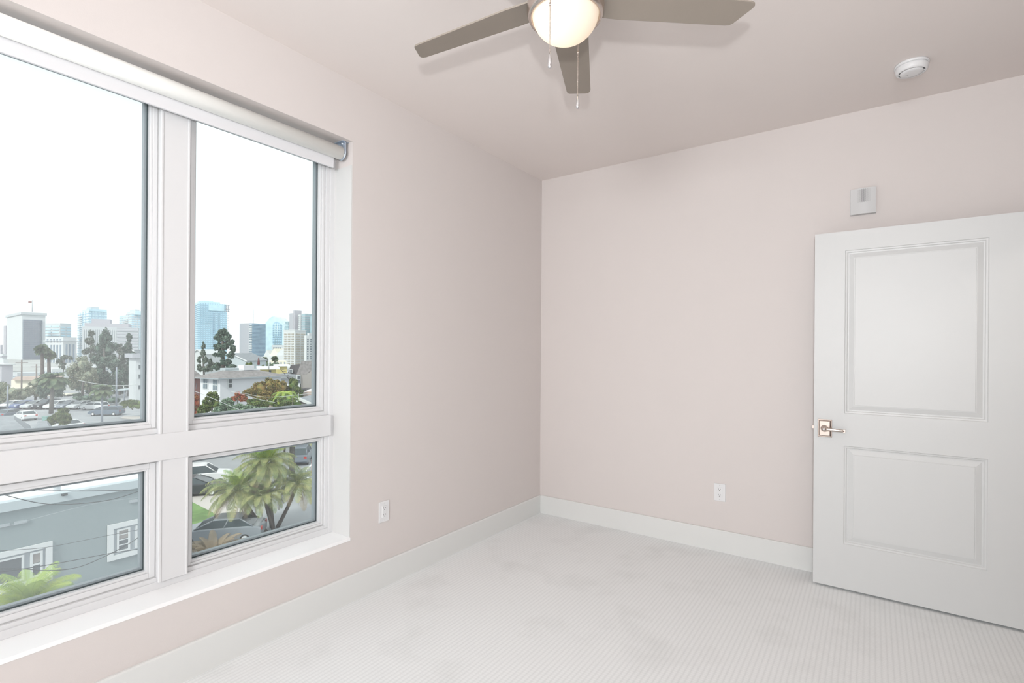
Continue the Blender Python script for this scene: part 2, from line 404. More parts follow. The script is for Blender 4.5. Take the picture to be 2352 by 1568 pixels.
for a, b in PAN:
    mb = MB()
    for side in (0, 1):
        P = []; Fc = []
        for ins, dp in prof:
            y = dp if side == 0 else DT - dp
            for x, z in ((PX0 + ins, a + ins), (PX1 - ins, a + ins), (PX1 - ins, b - ins), (PX0 + ins, b - ins)):
                P.append(DO + dex * x + dey * y + Vector((0, 0, z)))
        for i in range(len(prof) - 1):
            for k in range(4): Fc.append((i * 4 + k, i * 4 + (k + 1) % 4, (i + 1) * 4 + (k + 1) % 4, (i + 1) * 4 + k))
        Fc.append(tuple((len(prof) - 1) * 4 + k for k in range(4)))
        if side: Fc = [f[::-1] for f in Fc]
        mb.add(P, Fc)
    obj('door_panel', mb, M['door'], door)
# lever handle with square-cornered rose
hx, hz = 0.0535, 0.900
mb = MB()
def dring(mb, x0, x1, z0, z1, rings):
    P = []; Fc = []
    for ins, dp in rings:
        for x, z in ((x0 + ins, z0 + ins), (x1 - ins, z0 + ins), (x1 - ins, z1 - ins), (x0 + ins, z1 - ins)):
            P.append(DO + dex * x - dey * dp + Vector((0, 0, z)))
    for i in range(len(rings) - 1):
        for k in range(4): Fc.append((i * 4 + k, i * 4 + (k + 1) % 4, (i + 1) * 4 + (k + 1) % 4, (i + 1) * 4 + k))
    Fc.append(tuple((len(rings) - 1) * 4 + k for k in range(4)))
    mb.add(P, Fc)
dring(mb, .019, .089, .850, .951, [(0, 0), (0, .004), (.003, .005), (.005, .005), (.011, .010), (.013, .010)])
hd = obj('door_handle', mb, M['nickel'], door, label='satin nickel lever handle on a square rose')
def dlathe(prof, x, z, seg=32):
    mb = MB(); P = []; Fc = []; n = len(prof)
    for r, h in prof:
        for k in range(seg):
            a = 2 * PI * k / seg
            P.append(DO + dex * (x + r * math.cos(a)) - dey * h + Vector((0, 0, z + r * math.sin(a))))
    for i in range(n - 1):
        for k in range(seg): Fc.append((i * seg + k, i * seg + (k + 1) % seg, (i + 1) * seg + (k + 1) % seg, (i + 1) * seg + k))
    return mb.add(P, Fc, True)
obj('lever_collar', dlathe([(.019, .010), (.019, .016), (.017, .018), (.013, .019), (.012, .045), (.0105, .050), (.0001, .050)], hx, hz), M['nickel'], hd)
obj('lock_button', dlathe([(.006, .049), (.006, .052), (.005, .0535), (.0022, .0535), (.002, .052), (.0001, .052)], hx, hz, 24), M['chrome'], hd)
mb = MB(); LP = []
sec = []
for i in range(9):
    t = i / 8; x = hx + .004 + t * .092; w = .0105 - .0035 * t; th = .0065 - .001 * t; zc = hz - .001 - .003 * t; yc = .042 - .002 * math.sin(t * PI)
    sec.append([DO + dex * x - dey * (yc + th * math.cos(a)) + Vector((0, 0, zc + w * math.sin(a))) for a in [2 * PI * k / 16 for k in range(16)]])
P = [p for s_ in sec for p in s_]; Fc = []
for i in range(8):
    for k in range(16): Fc.append((i * 16 + k, i * 16 + (k + 1) % 16, (i + 1) * 16 + (k + 1) % 16, (i + 1) * 16 + k))
Fc += [tuple(range(16))[::-1], tuple(range(128, 144))]
mb.add(P, Fc, True)
# end return turned back towards the door
mb.fbox(DO, dex, dey, hx + .090, hx + .100, -.046, -.020, hz - .0115, hz + .0045)
obj('lever', mb, M['nickel'], hd)
mb = MB(); dbox(mb, -.009, 0, .011, .024, .893, .911); obj('latch_bolt', mb, M['nickel'], door)
mb = MB(); dbox(mb, -.001, 0, .005, .030, .872, .930); obj('latch_plate', mb, M['nickel'], door)
for z in (.22, 1.02, 1.80):
    mb = MB(); mb.tube([DO + dex * (DW + .006) - dey * .006 + Vector((0, 0, z - .045)), DO + dex * (DW + .006) - dey * .006 + Vector((0, 0, z + .045))], .006, 10)
    mb.fbox(DO, dex, dey, DW, DW + .03, -.002, .002, z - .045, z + .045)
    obj('hinge', mb, M['nickel'], door)
mb = MB()
for xa, xb in ((XE - .012, XE), (XE + .12, XE + .132)):
    mb.box(xa, xb, DY0 - .06, DY0 + .014, 0, DZ + .06); mb.box(xa, xb, DY1 - .014, DY1 + .06, 0, DZ + .06); mb.box(xa, xb, DY0 + .014, DY1 - .014, DZ - .014, DZ + .06)
mb.box(XE, XE + .12, DY0, DY0 + .014, 0, DZ); mb.box(XE, XE + .12, DY1 - .014, DY1, 0, DZ); mb.box(XE, XE + .12, DY0 + .014, DY1 - .014, DZ - .014, DZ)
struct('trim_1', mb, M['trim'], 'white door casing outside the view', 'trim')

# ------------------------------------------------------------------ wall and ceiling fittings
def outlet(cx, cy, cz, n, t, label):
    """n: outward normal, t: sideways axis"""
    o = thing('wall_outlet', label, 'outlet', (cx, cy, cz), group='wall outlets')
    n, t = Vector(n), Vector(t); c = Vector((cx, cy, cz))
    def slab(w, h, d0, d1, dx=0, dz=0, mb=None):
        mb = mb or MB(); mb.fbox(c, t, n, dx - w / 2, dx + w / 2, d0, d1, dz - h / 2, dz + h / 2); return mb
    obj('wall_plate', slab(.074, .117, 0, .006), M['white_plastic'], o, bevel=.003)
    r = obj('receptacle', slab(.033, .067, .004, .0085), M['white_plastic'], o, bevel=.0015)
    for dz in (.0185, -.0185):
        mb = MB()
        slab(.0022, .0085, .008, .0089, -.0062, dz + .0035, mb); slab(.0022, .0070, .008, .0089, .0062, dz + .0035, mb)
        P = []; 
        for k in range(10):
            a = 2 * PI * k / 10; P.append(c + t * (.0026 * math.cos(a)) + n * .0089 + Vector((0, 0, dz - .0062 + .0026 * math.sin(a))))
        f = tuple(range(10)); mb.add(P, [f if t.cross(Vector((0, 0, 1))).dot(n) > 0 else f[::-1]])
        obj('socket', mb, M['slot'], r)
    for dz in (.048, -.048):
        mb = MB(); P = []
        q = MB(); q.sphere(c + n * .0058 + Vector((0, 0, dz)), .0028, sub=1)
        obj('screw', q, M['grey_plastic'], o)
    return o
outlet(0, -1.660, .4205, (1, 0, 0), (0, 1, 0), 'white duplex outlet low on the wall just right of the window')
outlet(1.4145, 0, .3935, (0, -1, 0), (1, 0, 0), 'white duplex outlet low on the wall left of the open door')

# sounder plate above the door
sx0, sx1, sz0, sz1 = 2.134, 2.258, 2.130, 2.279
so = thing('alarm_sounder', 'square white alarm sounder with a perforated grille above the door', 'alarm', ((sx0 + sx1) / 2, 0, (sz0 + sz1) / 2))
mb = MB(); N = 14; P = []; 
def sdep(u): return .028 + .010 * math.sin(PI * u)
for i in range(N + 1):
    u = i / N; x = sx0 + (sx1 - sx0) * u
    P += [(x, -sdep(u), sz0), (x, -sdep(u), sz1), (x, 0, sz0), (x, 0, sz1)]
Fc = []
for i in range(N):
    a, b = i * 4, (i + 1) * 4
    Fc += [(a, b, b + 1, a + 1), (a, a + 2, b + 2, b), (a + 1, b + 1, b + 3, a + 3)]
Fc += [(0, 1, 3, 2), (N * 4, N * 4 + 2, N * 4 + 3, N * 4 + 1)]
mb.add(P, Fc); obj('housing', mb, M['grey_plastic'], so, bevel=.0015, smooth=False)
mb = MB(); cols = 15
for i in range(cols):
    for j in range(24):
        u = .27 + .50 * i / (cols - 1); z = sz1 - .008 - j * .0031 - (0 if i % 2 else .00155)
        x = sx0 + (sx1 - sx0) * u; r = .00062 + .00095 * math.exp(-((u - .50) / .14) ** 2)
        y = -sdep(u) - .0004
        P = [(x + r * math.cos(2 * PI * k / 6), y, z + r * math.sin(2 * PI * k / 6)) for k in range(6)]
        mb.add(P, [tuple(range(6))])
obj('grille_holes', mb, M['slot'], so, stuff=True)

# smoke detector on the ceiling
DC = (2.393, -.437)
sd = thing('smoke_detector', 'round white smoke detector on the ceiling', 'smoke detector', (DC[0], DC[1], H))
mb = MB(); mb.lathe([(.0001, H), (.068, H), (.069, H - .004), (.069, H - .011), (.067, H - .012), (.0001, H - .012)][::-1], (*DC, 0)); obj('mounting_base', mb, M['white_plastic'], sd)
mb = MB(); mb.lathe([(.0001, H - .012), (.0645, H - .012), (.0655, H - .018), (.0645, H - .034), (.058, H - .041), (.054, H - .042), (.052, H - .036), (.050, H - .030), (.0001, H - .030)][::-1], (*DC, 0)); obj('body', mb, M['white_plastic'], sd)
mb = MB(); mb.lathe([(.0495, H - .031), (.0500, H - .035), (.0480, H - .0395)][::-1], (*DC, 0)); obj('chamber_mesh', mb, M['dark'], sd)
mb = MB(); mb.lathe([(.0001, H - .030), (.046, H - .030), (.0475, H - .040), (.045, H - .0445), (.030, H - .046), (.0001, H - .0465)][::-1], (*DC, 0)); obj('cover', mb, M['white_plastic'], sd)
for k in range(10):
    mb = MB(); a = 2 * PI * k / 10; d = Vector((math.cos(a), math.sin(a), 0)); t = Vector((-d.y, d.x, 0))
    mb.fbox(Vector((*DC, 0)), d, t, .044, .056, -.0012, .0012, H - .042, H - .031); obj('rib', mb, M['white_plastic'], sd)
pass
mb = MB(); mb.lathe([(.0001, H - .047), (.006, H - .0465), (.0062, H - .045)], (DC[0] - .018, DC[1] + .006, 0), 16); obj('test_button', mb, M['grey_plastic'], sd)

# ------------------------------------------------------------------ ceiling fan
FC = Vector((1.398, -2.105, 0)); ZB = 2.502
fan = thing('ceiling_fan', 'brushed nickel ceiling fan with taupe blades and a glowing glass bowl', 'ceiling fan', (FC.x, FC.y, H))
mb = MB(); mb.lathe([(.0001, 2.50), (.118, 2.50), (.126, 2.52), (.128, 2.56), (.126, 2.62), (.105, 2.65), (.085, 2.67), (.085, H), (.0001, H)], (FC.x, FC.y, 0)); obj('motor_housing', mb, M['nickel'], fan)
mb = MB(); mb.lathe([(.109, 2.455), (.114, 2.436), (.121, 2.437), (.127, 2.450), (.129, 2.468), (.127, 2.488), (.121, 2.505), (.10, 2.505)], (FC.x, FC.y, 0)); obj('light_ring', mb, M['nickel'], fan)
def bowl_mat():
    m = bpy.data.materials.new('lit_frosted_glass'); m.use_nodes = True; t = m.node_tree; t.nodes.clear()
    o = t.nodes.new('ShaderNodeOutputMaterial'); tl = t.nodes.new('ShaderNodeBsdfTranslucent'); df = t.nodes.new('ShaderNodeBsdfDiffuse')
    em = t.nodes.new('ShaderNodeEmission'); c = t.nodes.new('ShaderNodeTexCoord'); n = t.nodes.new('ShaderNodeTexNoise'); n.inputs['Scale'].default_value = 6
    k = t.nodes.new('ShaderNodeMix'); k.data_type = 'RGBA'; k.inputs['A'].default_value = (.78, .75, .72, 1); k.inputs['B'].default_value = (.76, .73, .70, 1)
    t.links.new(c.outputs['Object'], n.inputs['Vector']); t.links.new(n.outputs['Fac'], k.inputs['Factor'])
    t.links.new(k.outputs['Result'], tl.inputs['Color']); t.links.new(k.outputs['Result'], df.inputs['Color'])
    em.inputs['Color'].default_value = (1.0, .74, .52, 1); em.inputs['Strength'].default_value = 0.22
    a = t.nodes.new('ShaderNodeMixShader'); a.inputs['Fac'].default_value = .45
    b = t.nodes.new('ShaderNodeAddShader')
    t.links.new(tl.outputs[0], a.inputs[1]); t.links.new(df.outputs[0], a.inputs[2]); t.links.new(a.outputs[0], b.inputs[0]); t.links.new(em.outputs[0], b.inputs[1])
    t.links.new(b.outputs[0], o.inputs['Surface']); return m
mb = MB(); pr = []
for i in range(17):
    a = (PI / 2) * i / 16; pr.append((.1115 * math.cos(a) if i < 16 else .0001, 2.456 - .098 * math.sin(a)))
mb.lathe(pr[::-1], (FC.x, FC.y, 0)); obj('glass_bowl', mb, bowl_mat(), fan)
lamp('fan_bulb', 'POINT', 0.45, (1.0, .82, .60), (FC.x - .02, FC.y - .01, 2.44), size=.02)
def blade_mesh():
    """blade along +x from its root, pitched"""
    L0, L1 = .085, .655; out = []
    top = [(L0, .060), (.20, .064), (.590, .050), (.606, .047), (.616, .038)]
    bot = [(.648, -.030), (.650, -.042), (.645, -.051), (.630, -.056), (.20, -.066), (L0, -.060)]
    pts = top + bot; pitch = math.radians(-9.5); mb = MB(); B = []; T = []
    for x, y in pts:
        for lst, h in ((B, -.003), (T, .003)):
            lst.append(Vector((x, y * math.cos(pitch) - h * math.sin(pitch), y * math.sin(pitch) + h * math.cos(pitch))))
    B.reverse(); T.reverse(); mb.poly(B, T); return mb
for k in range(5):
    a = math.radians(41.9 + 72 * k); src = blade_mesh()
    bo = obj('blade', src, M['blade'], fan, local=True, bevel=.001) if k == 0 else bo0.copy()
    if k == 0: bo0 = bo
    else: COL.objects.link(bo); bo.parent = fan
    bo.location = (0, 0, ZB - H); bo.rotation_euler = (0, 0, a)
def chain(px_off, fwd, zb, ztop):
    x = FC.x + R0.x * px_off + FW.x * fwd; y = FC.y + R0.y * px_off + FW.y * fwd
    mb = MB(); z = zb + .047
    while z < ztop:
        mb.sphere((x, y, z), .0019, sub=1); z += .0042
    mb.tube([(x, y, zb + .046), (x, y, ztop)], .0006, 4)
    mb.lathe([(.0001, .196), (.0032, .196), (.0032, .204), (.0001, .205)], (x, y, zb + .0), 10)
    ch = obj('pull_chain', mb, M['nickel'], fan)
    mb = MB(); mb.lathe([(.0001, 0), (.0042, .0005), (.0062, .006), (.0072, .014), (.0060, .028), (.0032, .042), (.0018, .048), (.0001, .048)], (x, y, zb), 16)
    obj('pull_knob', mb, M['chrome'], ch)
chain(-.059, -.112, 2.207, 2.45)
chain(.057, .112, 2.188, 2.45)

# ================================================================== the town outside
def em(name, col, rough=0.8, var=0.06, scale=1.5, **k): return mat(name, col, rough, var=var, scale=scale, **k)
X = {}
X['asphalt'] = em('asphalt', (.33, .345, .36), .9, .10, .25)
X['lawn'] = em('lawn_grass', (.14, .24, .08), .95, .25, 1.2, bump=.6, bscale=30)
X['sidewalk'] = em('sidewalk_concrete', (.52, .49, .46), .9, .05, .8)
X['earth'] = em('planted_earth', (.20, .20, .13), .95, .2, .4)
X['far_ground'] = em('far_town_ground', (.40, .41, .40), .9, .08, .02)
X['paint_white'] = em('road_paint', (.75, .76, .77), .8, .04)
X['stucco_blue'] = em('grey_blue_stucco', (.255, .31, .325), .85, .03, .6)
X['parapet'] = em('pale_blue_parapet', (.48, .54, .57), .8, .04, .8)
X['roof_white'] = em('white_roof_membrane', (.86, .87, .88), .8, .02, .6)
X['trim_out'] = em('outdoor_white_trim', (.66, .68, .69), .6, .02)
X['trim_grey'] = em('outdoor_grey_trim', (.36, .40, .43), .6, .03)
X['pane_dark'] = mat('dark_window_glass', (.085, .105, .12), .12, var=.10, scale=.8, spec=.6)
X['pane_mid'] = mat('reflecting_window_glass', (.20, .25, .29), .15, var=.15, scale=.8, spec=.6)
X['blind_in'] = em('window_blind', (.30, .28, .27), .8, .1, 3)
X['white_wall'] = em('white_siding', (.72, .73, .76), .8, .03, .6)
X['shingle'] = em('grey_brown_shingles', (.24, .225, .225), .9, .18, 2.5)
X['shingle_dark'] = em('slate_dark_shingles', (.09, .085, .09), .9, .15, 2.0)
X['shingle_pale'] = em('pale_grey_shingles', (.27, .29, .31), .9, .1, 2.0)
X['tan_wall'] = em('tan_stucco', (.31, .29, .275), .9, .04, .5)
X['red_wall'] = em('red_brown_siding', (.25, .13, .12), .9, .1, 1)
X['yellow_wall'] = em('yellow_stucco', (.55, .48, .20), .9, .05, .6)
X['cream_wall'] = em('cream_stucco', (.76, .72, .60), .9, .04, .4)
X['pink_roof'] = em('pinkish_tan_roof', (.50, .40, .35), .9, .06, .4)
X['conc'] = em('pale_concrete', (.52, .55, .575), .85, .03, .05)
X['conc_light'] = em('light_concrete', (.60, .625, .64), .85, .02, .05)
X['conc_grey'] = em('grey_concrete', (.44, .45, .49), .85, .03, .05)
X['panel_mauve'] = em('mauve_grey_panels', (.46, .455, .50), .7, .04, .08)
X['glass_blue'] = mat('blue_curtain_wall', (.52, .73, .84), .3, var=.10, scale=.12, spec=.7)
X['glass_pale'] = mat('pale_blue_curtain_wall', (.60, .78, .85), .25, var=.10, scale=.15, spec=.7)
X['glass_deep'] = mat('deep_blue_glass', (.27, .38, .49), .2, var=.12, scale=.15, spec=.7)
X['glass_teal'] = mat('teal_grey_glass', (.31, .43, .48), .25, var=.1, scale=.15, spec=.6)
X['win_line'] = em('tower_mullion_lines', (.38, .54, .66), .5, .05, .2)
X['win_dark'] = mat('tower_window_dark', (.13, .16, .19), .3, var=.1, scale=.3)
X['win_beige'] = em('hotel_window_shade', (.38, .36, .31), .6, .12, .4)
X['win_grey'] = em('grey_window_band', (.27, .33, .40), .5, .06, .3)
X['leaf_dark'] = em('eucalyptus_leaves', (.060, .120, .090), .8, .4, 2.3400000000000003, col2=(.16, .22, .17))
X['leaf_grey'] = em('grey_green_leaves', (.23, .27, .22), .8, .3, 2.3400000000000003, col2=(.13, .17, .14))
X['leaf_tan'] = em('tan_green_leaves', (.34, .34, .24), .8, .3, 2.3400000000000003, col2=(.20, .25, .19))
X['leaf_olive'] = em('olive_leaves', (.14, .155, .04), .8, .3, 2.8600000000000003, col2=(.30, .19, .06))
X['leaf_green'] = em('green_leaves', (.055, .115, .025), .8, .3, 3.6399999999999997, col2=(.17, .20, .05))
X['leaf_bright'] = em('bright_green_leaves', (.30, .47, .10), .7, .3, 1.4, col2=(.12, .25, .06))
X['leaf_red'] = em('red_flowers_and_leaves', (.55, .10, .06), .8, .3, 3.12, col2=(.20, .16, .06))
X['leaf_blue'] = em('blue_green_leaves', (.12, .20, .13), .8, .3, 3.12, col2=(.26, .34, .24))
X['frond'] = mat('palm_frond', (.14, .21, .08), .65, scale=2.2, col2=(.42, .42, .18))
X['frond_yellow'] = mat('yellow_green_frond', (.42, .50, .07), .65, scale=2.5, col2=(.18, .33, .09))
X['frond_dry'] = mat('dry_palm_frond', (.36, .28, .17), .8, scale=1.2, col2=(.20, .16, .12))
X['frond_far'] = mat('far_palm_frond', (.07, .13, .075), .8, scale=1.0, col2=(.18, .22, .12))
X['bark'] = em('palm_bark', (.11, .09, .08), .9, .2, 5)
X['bark_grey'] = em('grey_bark', (.15, .14, .13), .9, .2, 5)
X['wire'] = em('black_cable', (.035, .045, .05), .6, .02)
X['wire_pale'] = em('pale_cable', (.55, .57, .58), .6, .02)
X['pole'] = em('utility_pole_wood', (.20, .17, .16), .9, .1, 2)
X['pole_steel'] = em('grey_steel_pole', (.30, .33, .38), .6, .05)
X['tire'] = em('tyre_rubber', (.03, .03, .032), .8, .05)
X['car_glass'] = mat('car_window', (.05, .07, .08), .08, var=.1, spec=.7)
X['tail'] = mat('tail_lamp_red', (.5, .04, .03), .3, var=.05)
X['headlamp'] = mat('headlamp_clear', (.8, .82, .84), .15, var=.02)
X['red_sign'] = em('orange_red_paint', (.75, .12, .04), .6, .03)
X['green_box'] = em('green_metal', (.20, .36, .33), .6, .05)
X['umbrella'] = em('dark_red_canvas', (.12, .03, .03), .8, .05)
CARCOL = {}
def carpaint(n, c):
    if n not in CARCOL: CARCOL[n] = mat('car_paint_' + n, c, .22, var=.03, spec=.6)
    return CARCOL[n]

# ground, streets, lawns --------------------------------------------------------
def flat(name, pts, z, m, label, cat, th=.05, kind='structure'):
    mb = MB(); mb.poly([Vector((p.x, p.y, z - th)) for p in pts], [Vector((p.x, p.y, z)) for p in pts])
    return tag(obj(name, mb, m), label, cat, kind=kind)
def lv(l, d): return CAM + R0 * l + FW * d             # lateral, depth -> world
flat('street_ground', [lv(-1600, -40), lv(700, -40), lv(700, 1500), lv(-1600, 1500)], GZ, X['asphalt'], 'grey asphalt street and parking ground', 'ground')
flat('far_ground', [lv(-1500, 135), lv(60, 135), lv(60, 1400), lv(-1500, 1400)], GZ + .06, X['far_ground'], 'pale built-up ground beyond the parking lot', 'ground')
flat('lawn', [gp(380, 41), gp(445, 36.8), gp(505, 33.9), gp(445, 31.4), gp(380, 30.4)], GZ + .10, X['lawn'], 'green lawn square beside the palm', 'lawn')
flat('lawn', [gp(400, 45.5), gp(473, 43.6), gp(460, 42.3), gp(400, 43)], GZ + .10, X['lawn'], 'small strip of lawn behind the path', 'lawn')
flat('sidewalk', [gp(380, 48), gp(480, 44.4), gp(560, 37), gp(600, 33.5), gp(510, 32.4), gp(440, 30.6), gp(380, 29.8)], GZ + .05, X['sidewalk'], 'pale concrete pavement around the lawn', 'sidewalk')
flat('kerb', [gp(285, 84), gp(345, 84), gp(345, 79.5), gp(276, 82)], GZ + .10, X['sidewalk'], 'pale pavement behind the passing wagon', 'sidewalk')
def stripe(px0, py0, px1, py1, w, label):
    def g(px, py):
        D = (CAM.z - GZ) * FPX / (py - (PCY - (PCX - px) * ROLL)); return gp(px, D, GZ + .012)
    a, b = g(px0, py0), g(px1, py1); d = (b - a).normalized(); n = Vector((-d.y, d.x, 0)) * w / 2
    mb = MB(); mb.poly([a - n, b - n, b + n, a + n], [p + Vector((0, 0, .006)) for p in (a - n, b - n, b + n, a + n)])
    tag(obj('road_marking', mb, X['paint_white']), label, 'road marking', group='road markings')
stripe(205, 973, 285, 966, .35, 'long pale line across the street below the passing wagon')
stripe(306, 964, 336, 962, .30, 'short pale line on the street near the window edge')
stripe(240, 977, 270, 972, .9, 'broad pale marking on the street by the small palm pole')
stripe(705, 1081, 721, 1062, .18, 'slanted white line beside the parked grey wagon')
stripe(700, 1094, 724, 1102, .18, 'white line on the asphalt right of the palm, upper')
stripe(700, 1107, 724, 1112, .18, 'white line on the asphalt right of the palm, lower')

# generic two-faced block ---------------------------------------------------------
class Block:
    def __init__(s, px0, pxe, px1, ptop, D, a, zb=None, pbase=None):
        a = math.radians(a); k0, ke, k1 = [(p - PCX) / FPX for p in (px0, pxe, px1)]
        s.t = D * (ke - k0) / (math.cos(a) + k0 * math.sin(a)); s.s = D * (k1 - ke) / (math.sin(a) - k1 * math.cos(a))
        s.e1 = -R0 * math.cos(a) + FW * math.sin(a); s.e2 = R0 * math.sin(a) + FW * math.cos(a)
        s.D = D; s.pxe = pxe; s.zt = zat(pxe, ptop, D)
        s.zb = (GZ if zb is None else zb) if pbase is None else zat(pxe, pbase, D)
        o = lv(ke * D, D); s.o = Vector((o.x, o.y, 0))
        if s.t < 1e-6: s.t = s.s * .5
    def box(s, mb, x0=0, x1=None, y0=0, y1=None, z0=None, z1=None):
        mb.fbox(s.o, s.e1, s.e2, x0, s.t if x1 is None else x1, y0, s.s if y1 is None else y1, s.zb if z0 is None else z0, s.zt if z1 is None else z1); return mb
    def z(s, py): return zat(s.pxe, py, s.D)
    def face(s, mb, side, u0, u1, z0, z1, out=.12, inn=-.05):
        """thin box on the left ('L') or right ('R') face; u from the shared edge, metres"""
        if side == 'L': s.box(mb, u0, u1, -out, -inn, z0, z1)
        else: s.box(mb, -out, -inn, u0, u1, z0, z1)
    def grid(s, mb, side, nc, nr, z0, z1, fw=.6, fh=.5, u0=0., u1=1., out=.10):
        L = s.t if side == 'L' else s.s
        for i in range(nc):
            for j in range(nr):
                cu = (u0 + (u1 - u0) * (i + .5) / nc) * L; w = (u1 - u0) * L / nc * fw / 2
                cz = z0 + (z1 - z0) * (j + .5) / nr; h = (z1 - z0) / nr * fh / 2
                s.face(mb, side, cu - w, cu + w, cz - h, cz + h, out)
def building(name, label, blk, wall, cat='building', group=None):
    r = thing(name, label, cat, Vector((blk.o.x, blk.o.y, blk.zb)), group)
    mb = blk.box(MB()); r_w = obj('wall', mb, wall, r); return r
def part(name, r, mb, m, stuff=False): return obj(name, mb, m, r, stuff=stuff)

# --- skyline seen through the left tall pane
b = Block(15, 50, 104, 722, 520, 38)
r = building('office_tower', 'pale concrete office tower with a mauve panelled face and flagpole', b, X['conc_light'])
mb = MB(); b.box(mb, -1, b.t + 1, -1, b.s + 1, b.zt, b.z(716.5)); part('cornice', r, mb, X['conc'])
mb = MB(); b.face(mb, 'R', 1.0, b.s - 4.5, b.zb, b.z(733), .5); part('panelled_face', r, mb, X['panel_mauve'])
mb = MB(); b.grid(mb, 'R', 22, 1, b.zb, b.z(733), .18, 1.0, .03, .87, .9); b.grid(mb, 'R', 1, 20, b.zb, b.z(733), 1.0, .12, .03, .87, .8); part('panel_joints', r, mb, X['win_grey'], True)
mb = MB(); p = at(74, 716, 535); mb.tube([p, Vector((p.x, p.y, zat(74, 689, 535)))], .45, 6); part('flagpole', r, mb, X['conc'])
mb = MB(); q = at(74, 690, 535); mb.fbox(q, -R0, FW, 0, 4, -.2, .2, -2.6, -.5); part('flag', r, mb, X['red_wall'])
b = Block(100, 138, 163, 742, 600, 20)
r = building('office_block', 'pale office block with blue window bands right of the flagpole tower', b, X['conc_light'])
mb = MB(); b.grid(mb, 'L', 2, 8, b.z(800), b.z(746), .86, .45, 0, 1, .5); b.grid(mb, 'R', 2, 8, b.z(800), b.z(748), .8, .4, 0, 1, .5); part('window_bands', r, mb, X['glass_blue'], True)
b = Block(104, 145, 176, 774, 420, 18)
r = building('courthouse_block', 'low white block with tall slot windows behind the fan palms', b, X['conc_light'])
mb = MB(); b.grid(mb, 'L', 5, 1, b.z(850), b.z(792), .35, 1, .05, .95, .5); b.grid(mb, 'L', 5, 1, b.z(786), b.z(778), .35, 1, .05, .95, .5); b.grid(mb, 'R', 3, 1, b.z(850), b.z(790), .4, 1, .1, .9, .5); part('slot_windows', r, mb, X['win_grey'], True)
mb = MB(); b.box(mb, -1, b.t + 1, -1, b.s + 1, b.zt - 3.5, b.zt - 2.6); part('ledge', r, mb, X['conc'])
b = Block(-12, 6, 16, 813, 400, 20)
r = building('parking_structure', 'low parking structure with dark level bands at the left edge of the view', b, X['conc_light'])
mb = MB(); b.grid(mb, 'L', 1, 5, b.z(850), b.z(815), 1, .42, 0, 1, .5); b.grid(mb, 'R', 1, 5, b.z(850), b.z(815), 1, .42, 0, 1, .5); part('level_openings', r, mb, X['panel_mauve'])
b = Block(8, 13, 19, 748, 640, 30)
building('distant_tower', 'narrow grey-blue tower half hidden behind the flagpole tower', b, X['panel_mauve'])
b = Block(-14, 2, 6, 792, 700, 20)
building('distant_block', 'small distant grey block at the left frame edge', b, X['panel_mauve'])
def glass_tower(label, blk, steps, ncl, ncr, nr, body='glass_pale', lines='win_line', pb=850):
    r = building('glass_tower', label, blk, X[body])
    mb = MB()
    for side, nc in (('L', ncl), ('R', ncr)):
        L = blk.t if side == 'L' else blk.s
        for j in range(nr):
            z = blk.z(pb) + (blk.zt - blk.z(pb)) * j / nr; blk.face(mb, side, 0, L, z, z + .9, .35)
        for i in range(1, nc):
            blk.face(mb, side, L * i / nc - .28, L * i / nc + .28, blk.z(pb), blk.zt, .4)
    part('curtain_wall_lines', r, mb, X[lines], True)
    for (x0, x1, y0, y1, ptop, mm) in steps:
        mb = MB(); blk.box(mb, x0 * blk.t, x1 * blk.t, y0 * blk.s, y1 * blk.s, blk.zt - .1, blk.z(ptop)); part('upper_storeys', r, mb, X[mm])
    return r
b = Block(178, 203, 245, 714, 610, 40)
r = glass_tower('pale blue glass tower with a stepped top behind the grey office block', b, [(-.02, .55, .0, .98, 709, 'glass_blue'), (.1, .5, .2, .62, 703, 'conc')], 4, 6, 22)
mb = MB(); b.grid(mb, 'L', 1, 16, b.z(800), b.z(722), .5, .4, .35, 1.0, 1.2); part('balconies', r, mb, X['conc_light'], True)
b = Block(172, 188, 300, 749, 470, 62)
r = building('grey_office_block', 'broad pale grey office block with ribbed face behind the eucalyptus', b, X['conc'])
mb = MB(); b.grid(mb, 'L', 4, 12, b.z(850), b.z(752), .5, .6, 0, 1, .4); part('windows', r, mb, X['win_grey'], True)
mb = MB(); b.grid(mb, 'R', 26, 1, b.z(850), b.z(756), .3, 1, .02, 1, .5); part('ribs', r, mb, X['conc_light'], True)
mb = MB(); b.box(mb, 0, b.t * .9, b.s * .05, b.s * .95, b.zt, b.z(741)); part('penthouse', r, mb, X['panel_mauve'])
mb = MB(); b.box(mb, b.t * .1, b.t * .6, b.s * .18, b.s * .55, b.z(741), b.z(731)); part('plant_room', r, mb, X['panel_mauve'])
b = Block(262, 268, 317, 755, 440, 60)
r = building('striped_office_block', 'grey office block with horizontal window stripes left of the window frame', b, X['conc'])
mb = MB(); b.grid(mb, 'R', 1, 9, b.z(820), b.zt, 1, .48, 0, 1, .5); part('window_bands', r, mb, X['conc_grey'], True)
mb = MB(); b.box(mb, 0, b.t, 0, b.s, b.zt - .1, b.z(752)); part('roof_slab', r, mb, X['conc_grey'])
b = Block(274, 302, 352, 722, 560, 40)
r = glass_tower('bright glass tower with balconies at the right edge of the left pane', b, [(.0, .45, .0, 1.0, 720, 'conc_grey'), (-.1, .55, .1, .45, 714, 'glass_pale'), (.0, .4, .15, .35, 710, 'conc')], 4, 8, 24, 'glass_blue', 'conc_light')
mb = MB(); b.grid(mb, 'L', 1, 18, b.z(800), b.z(730), .55, .4, .1, .8, 1.4); part('balconies', r, mb, X['conc_light'], True)
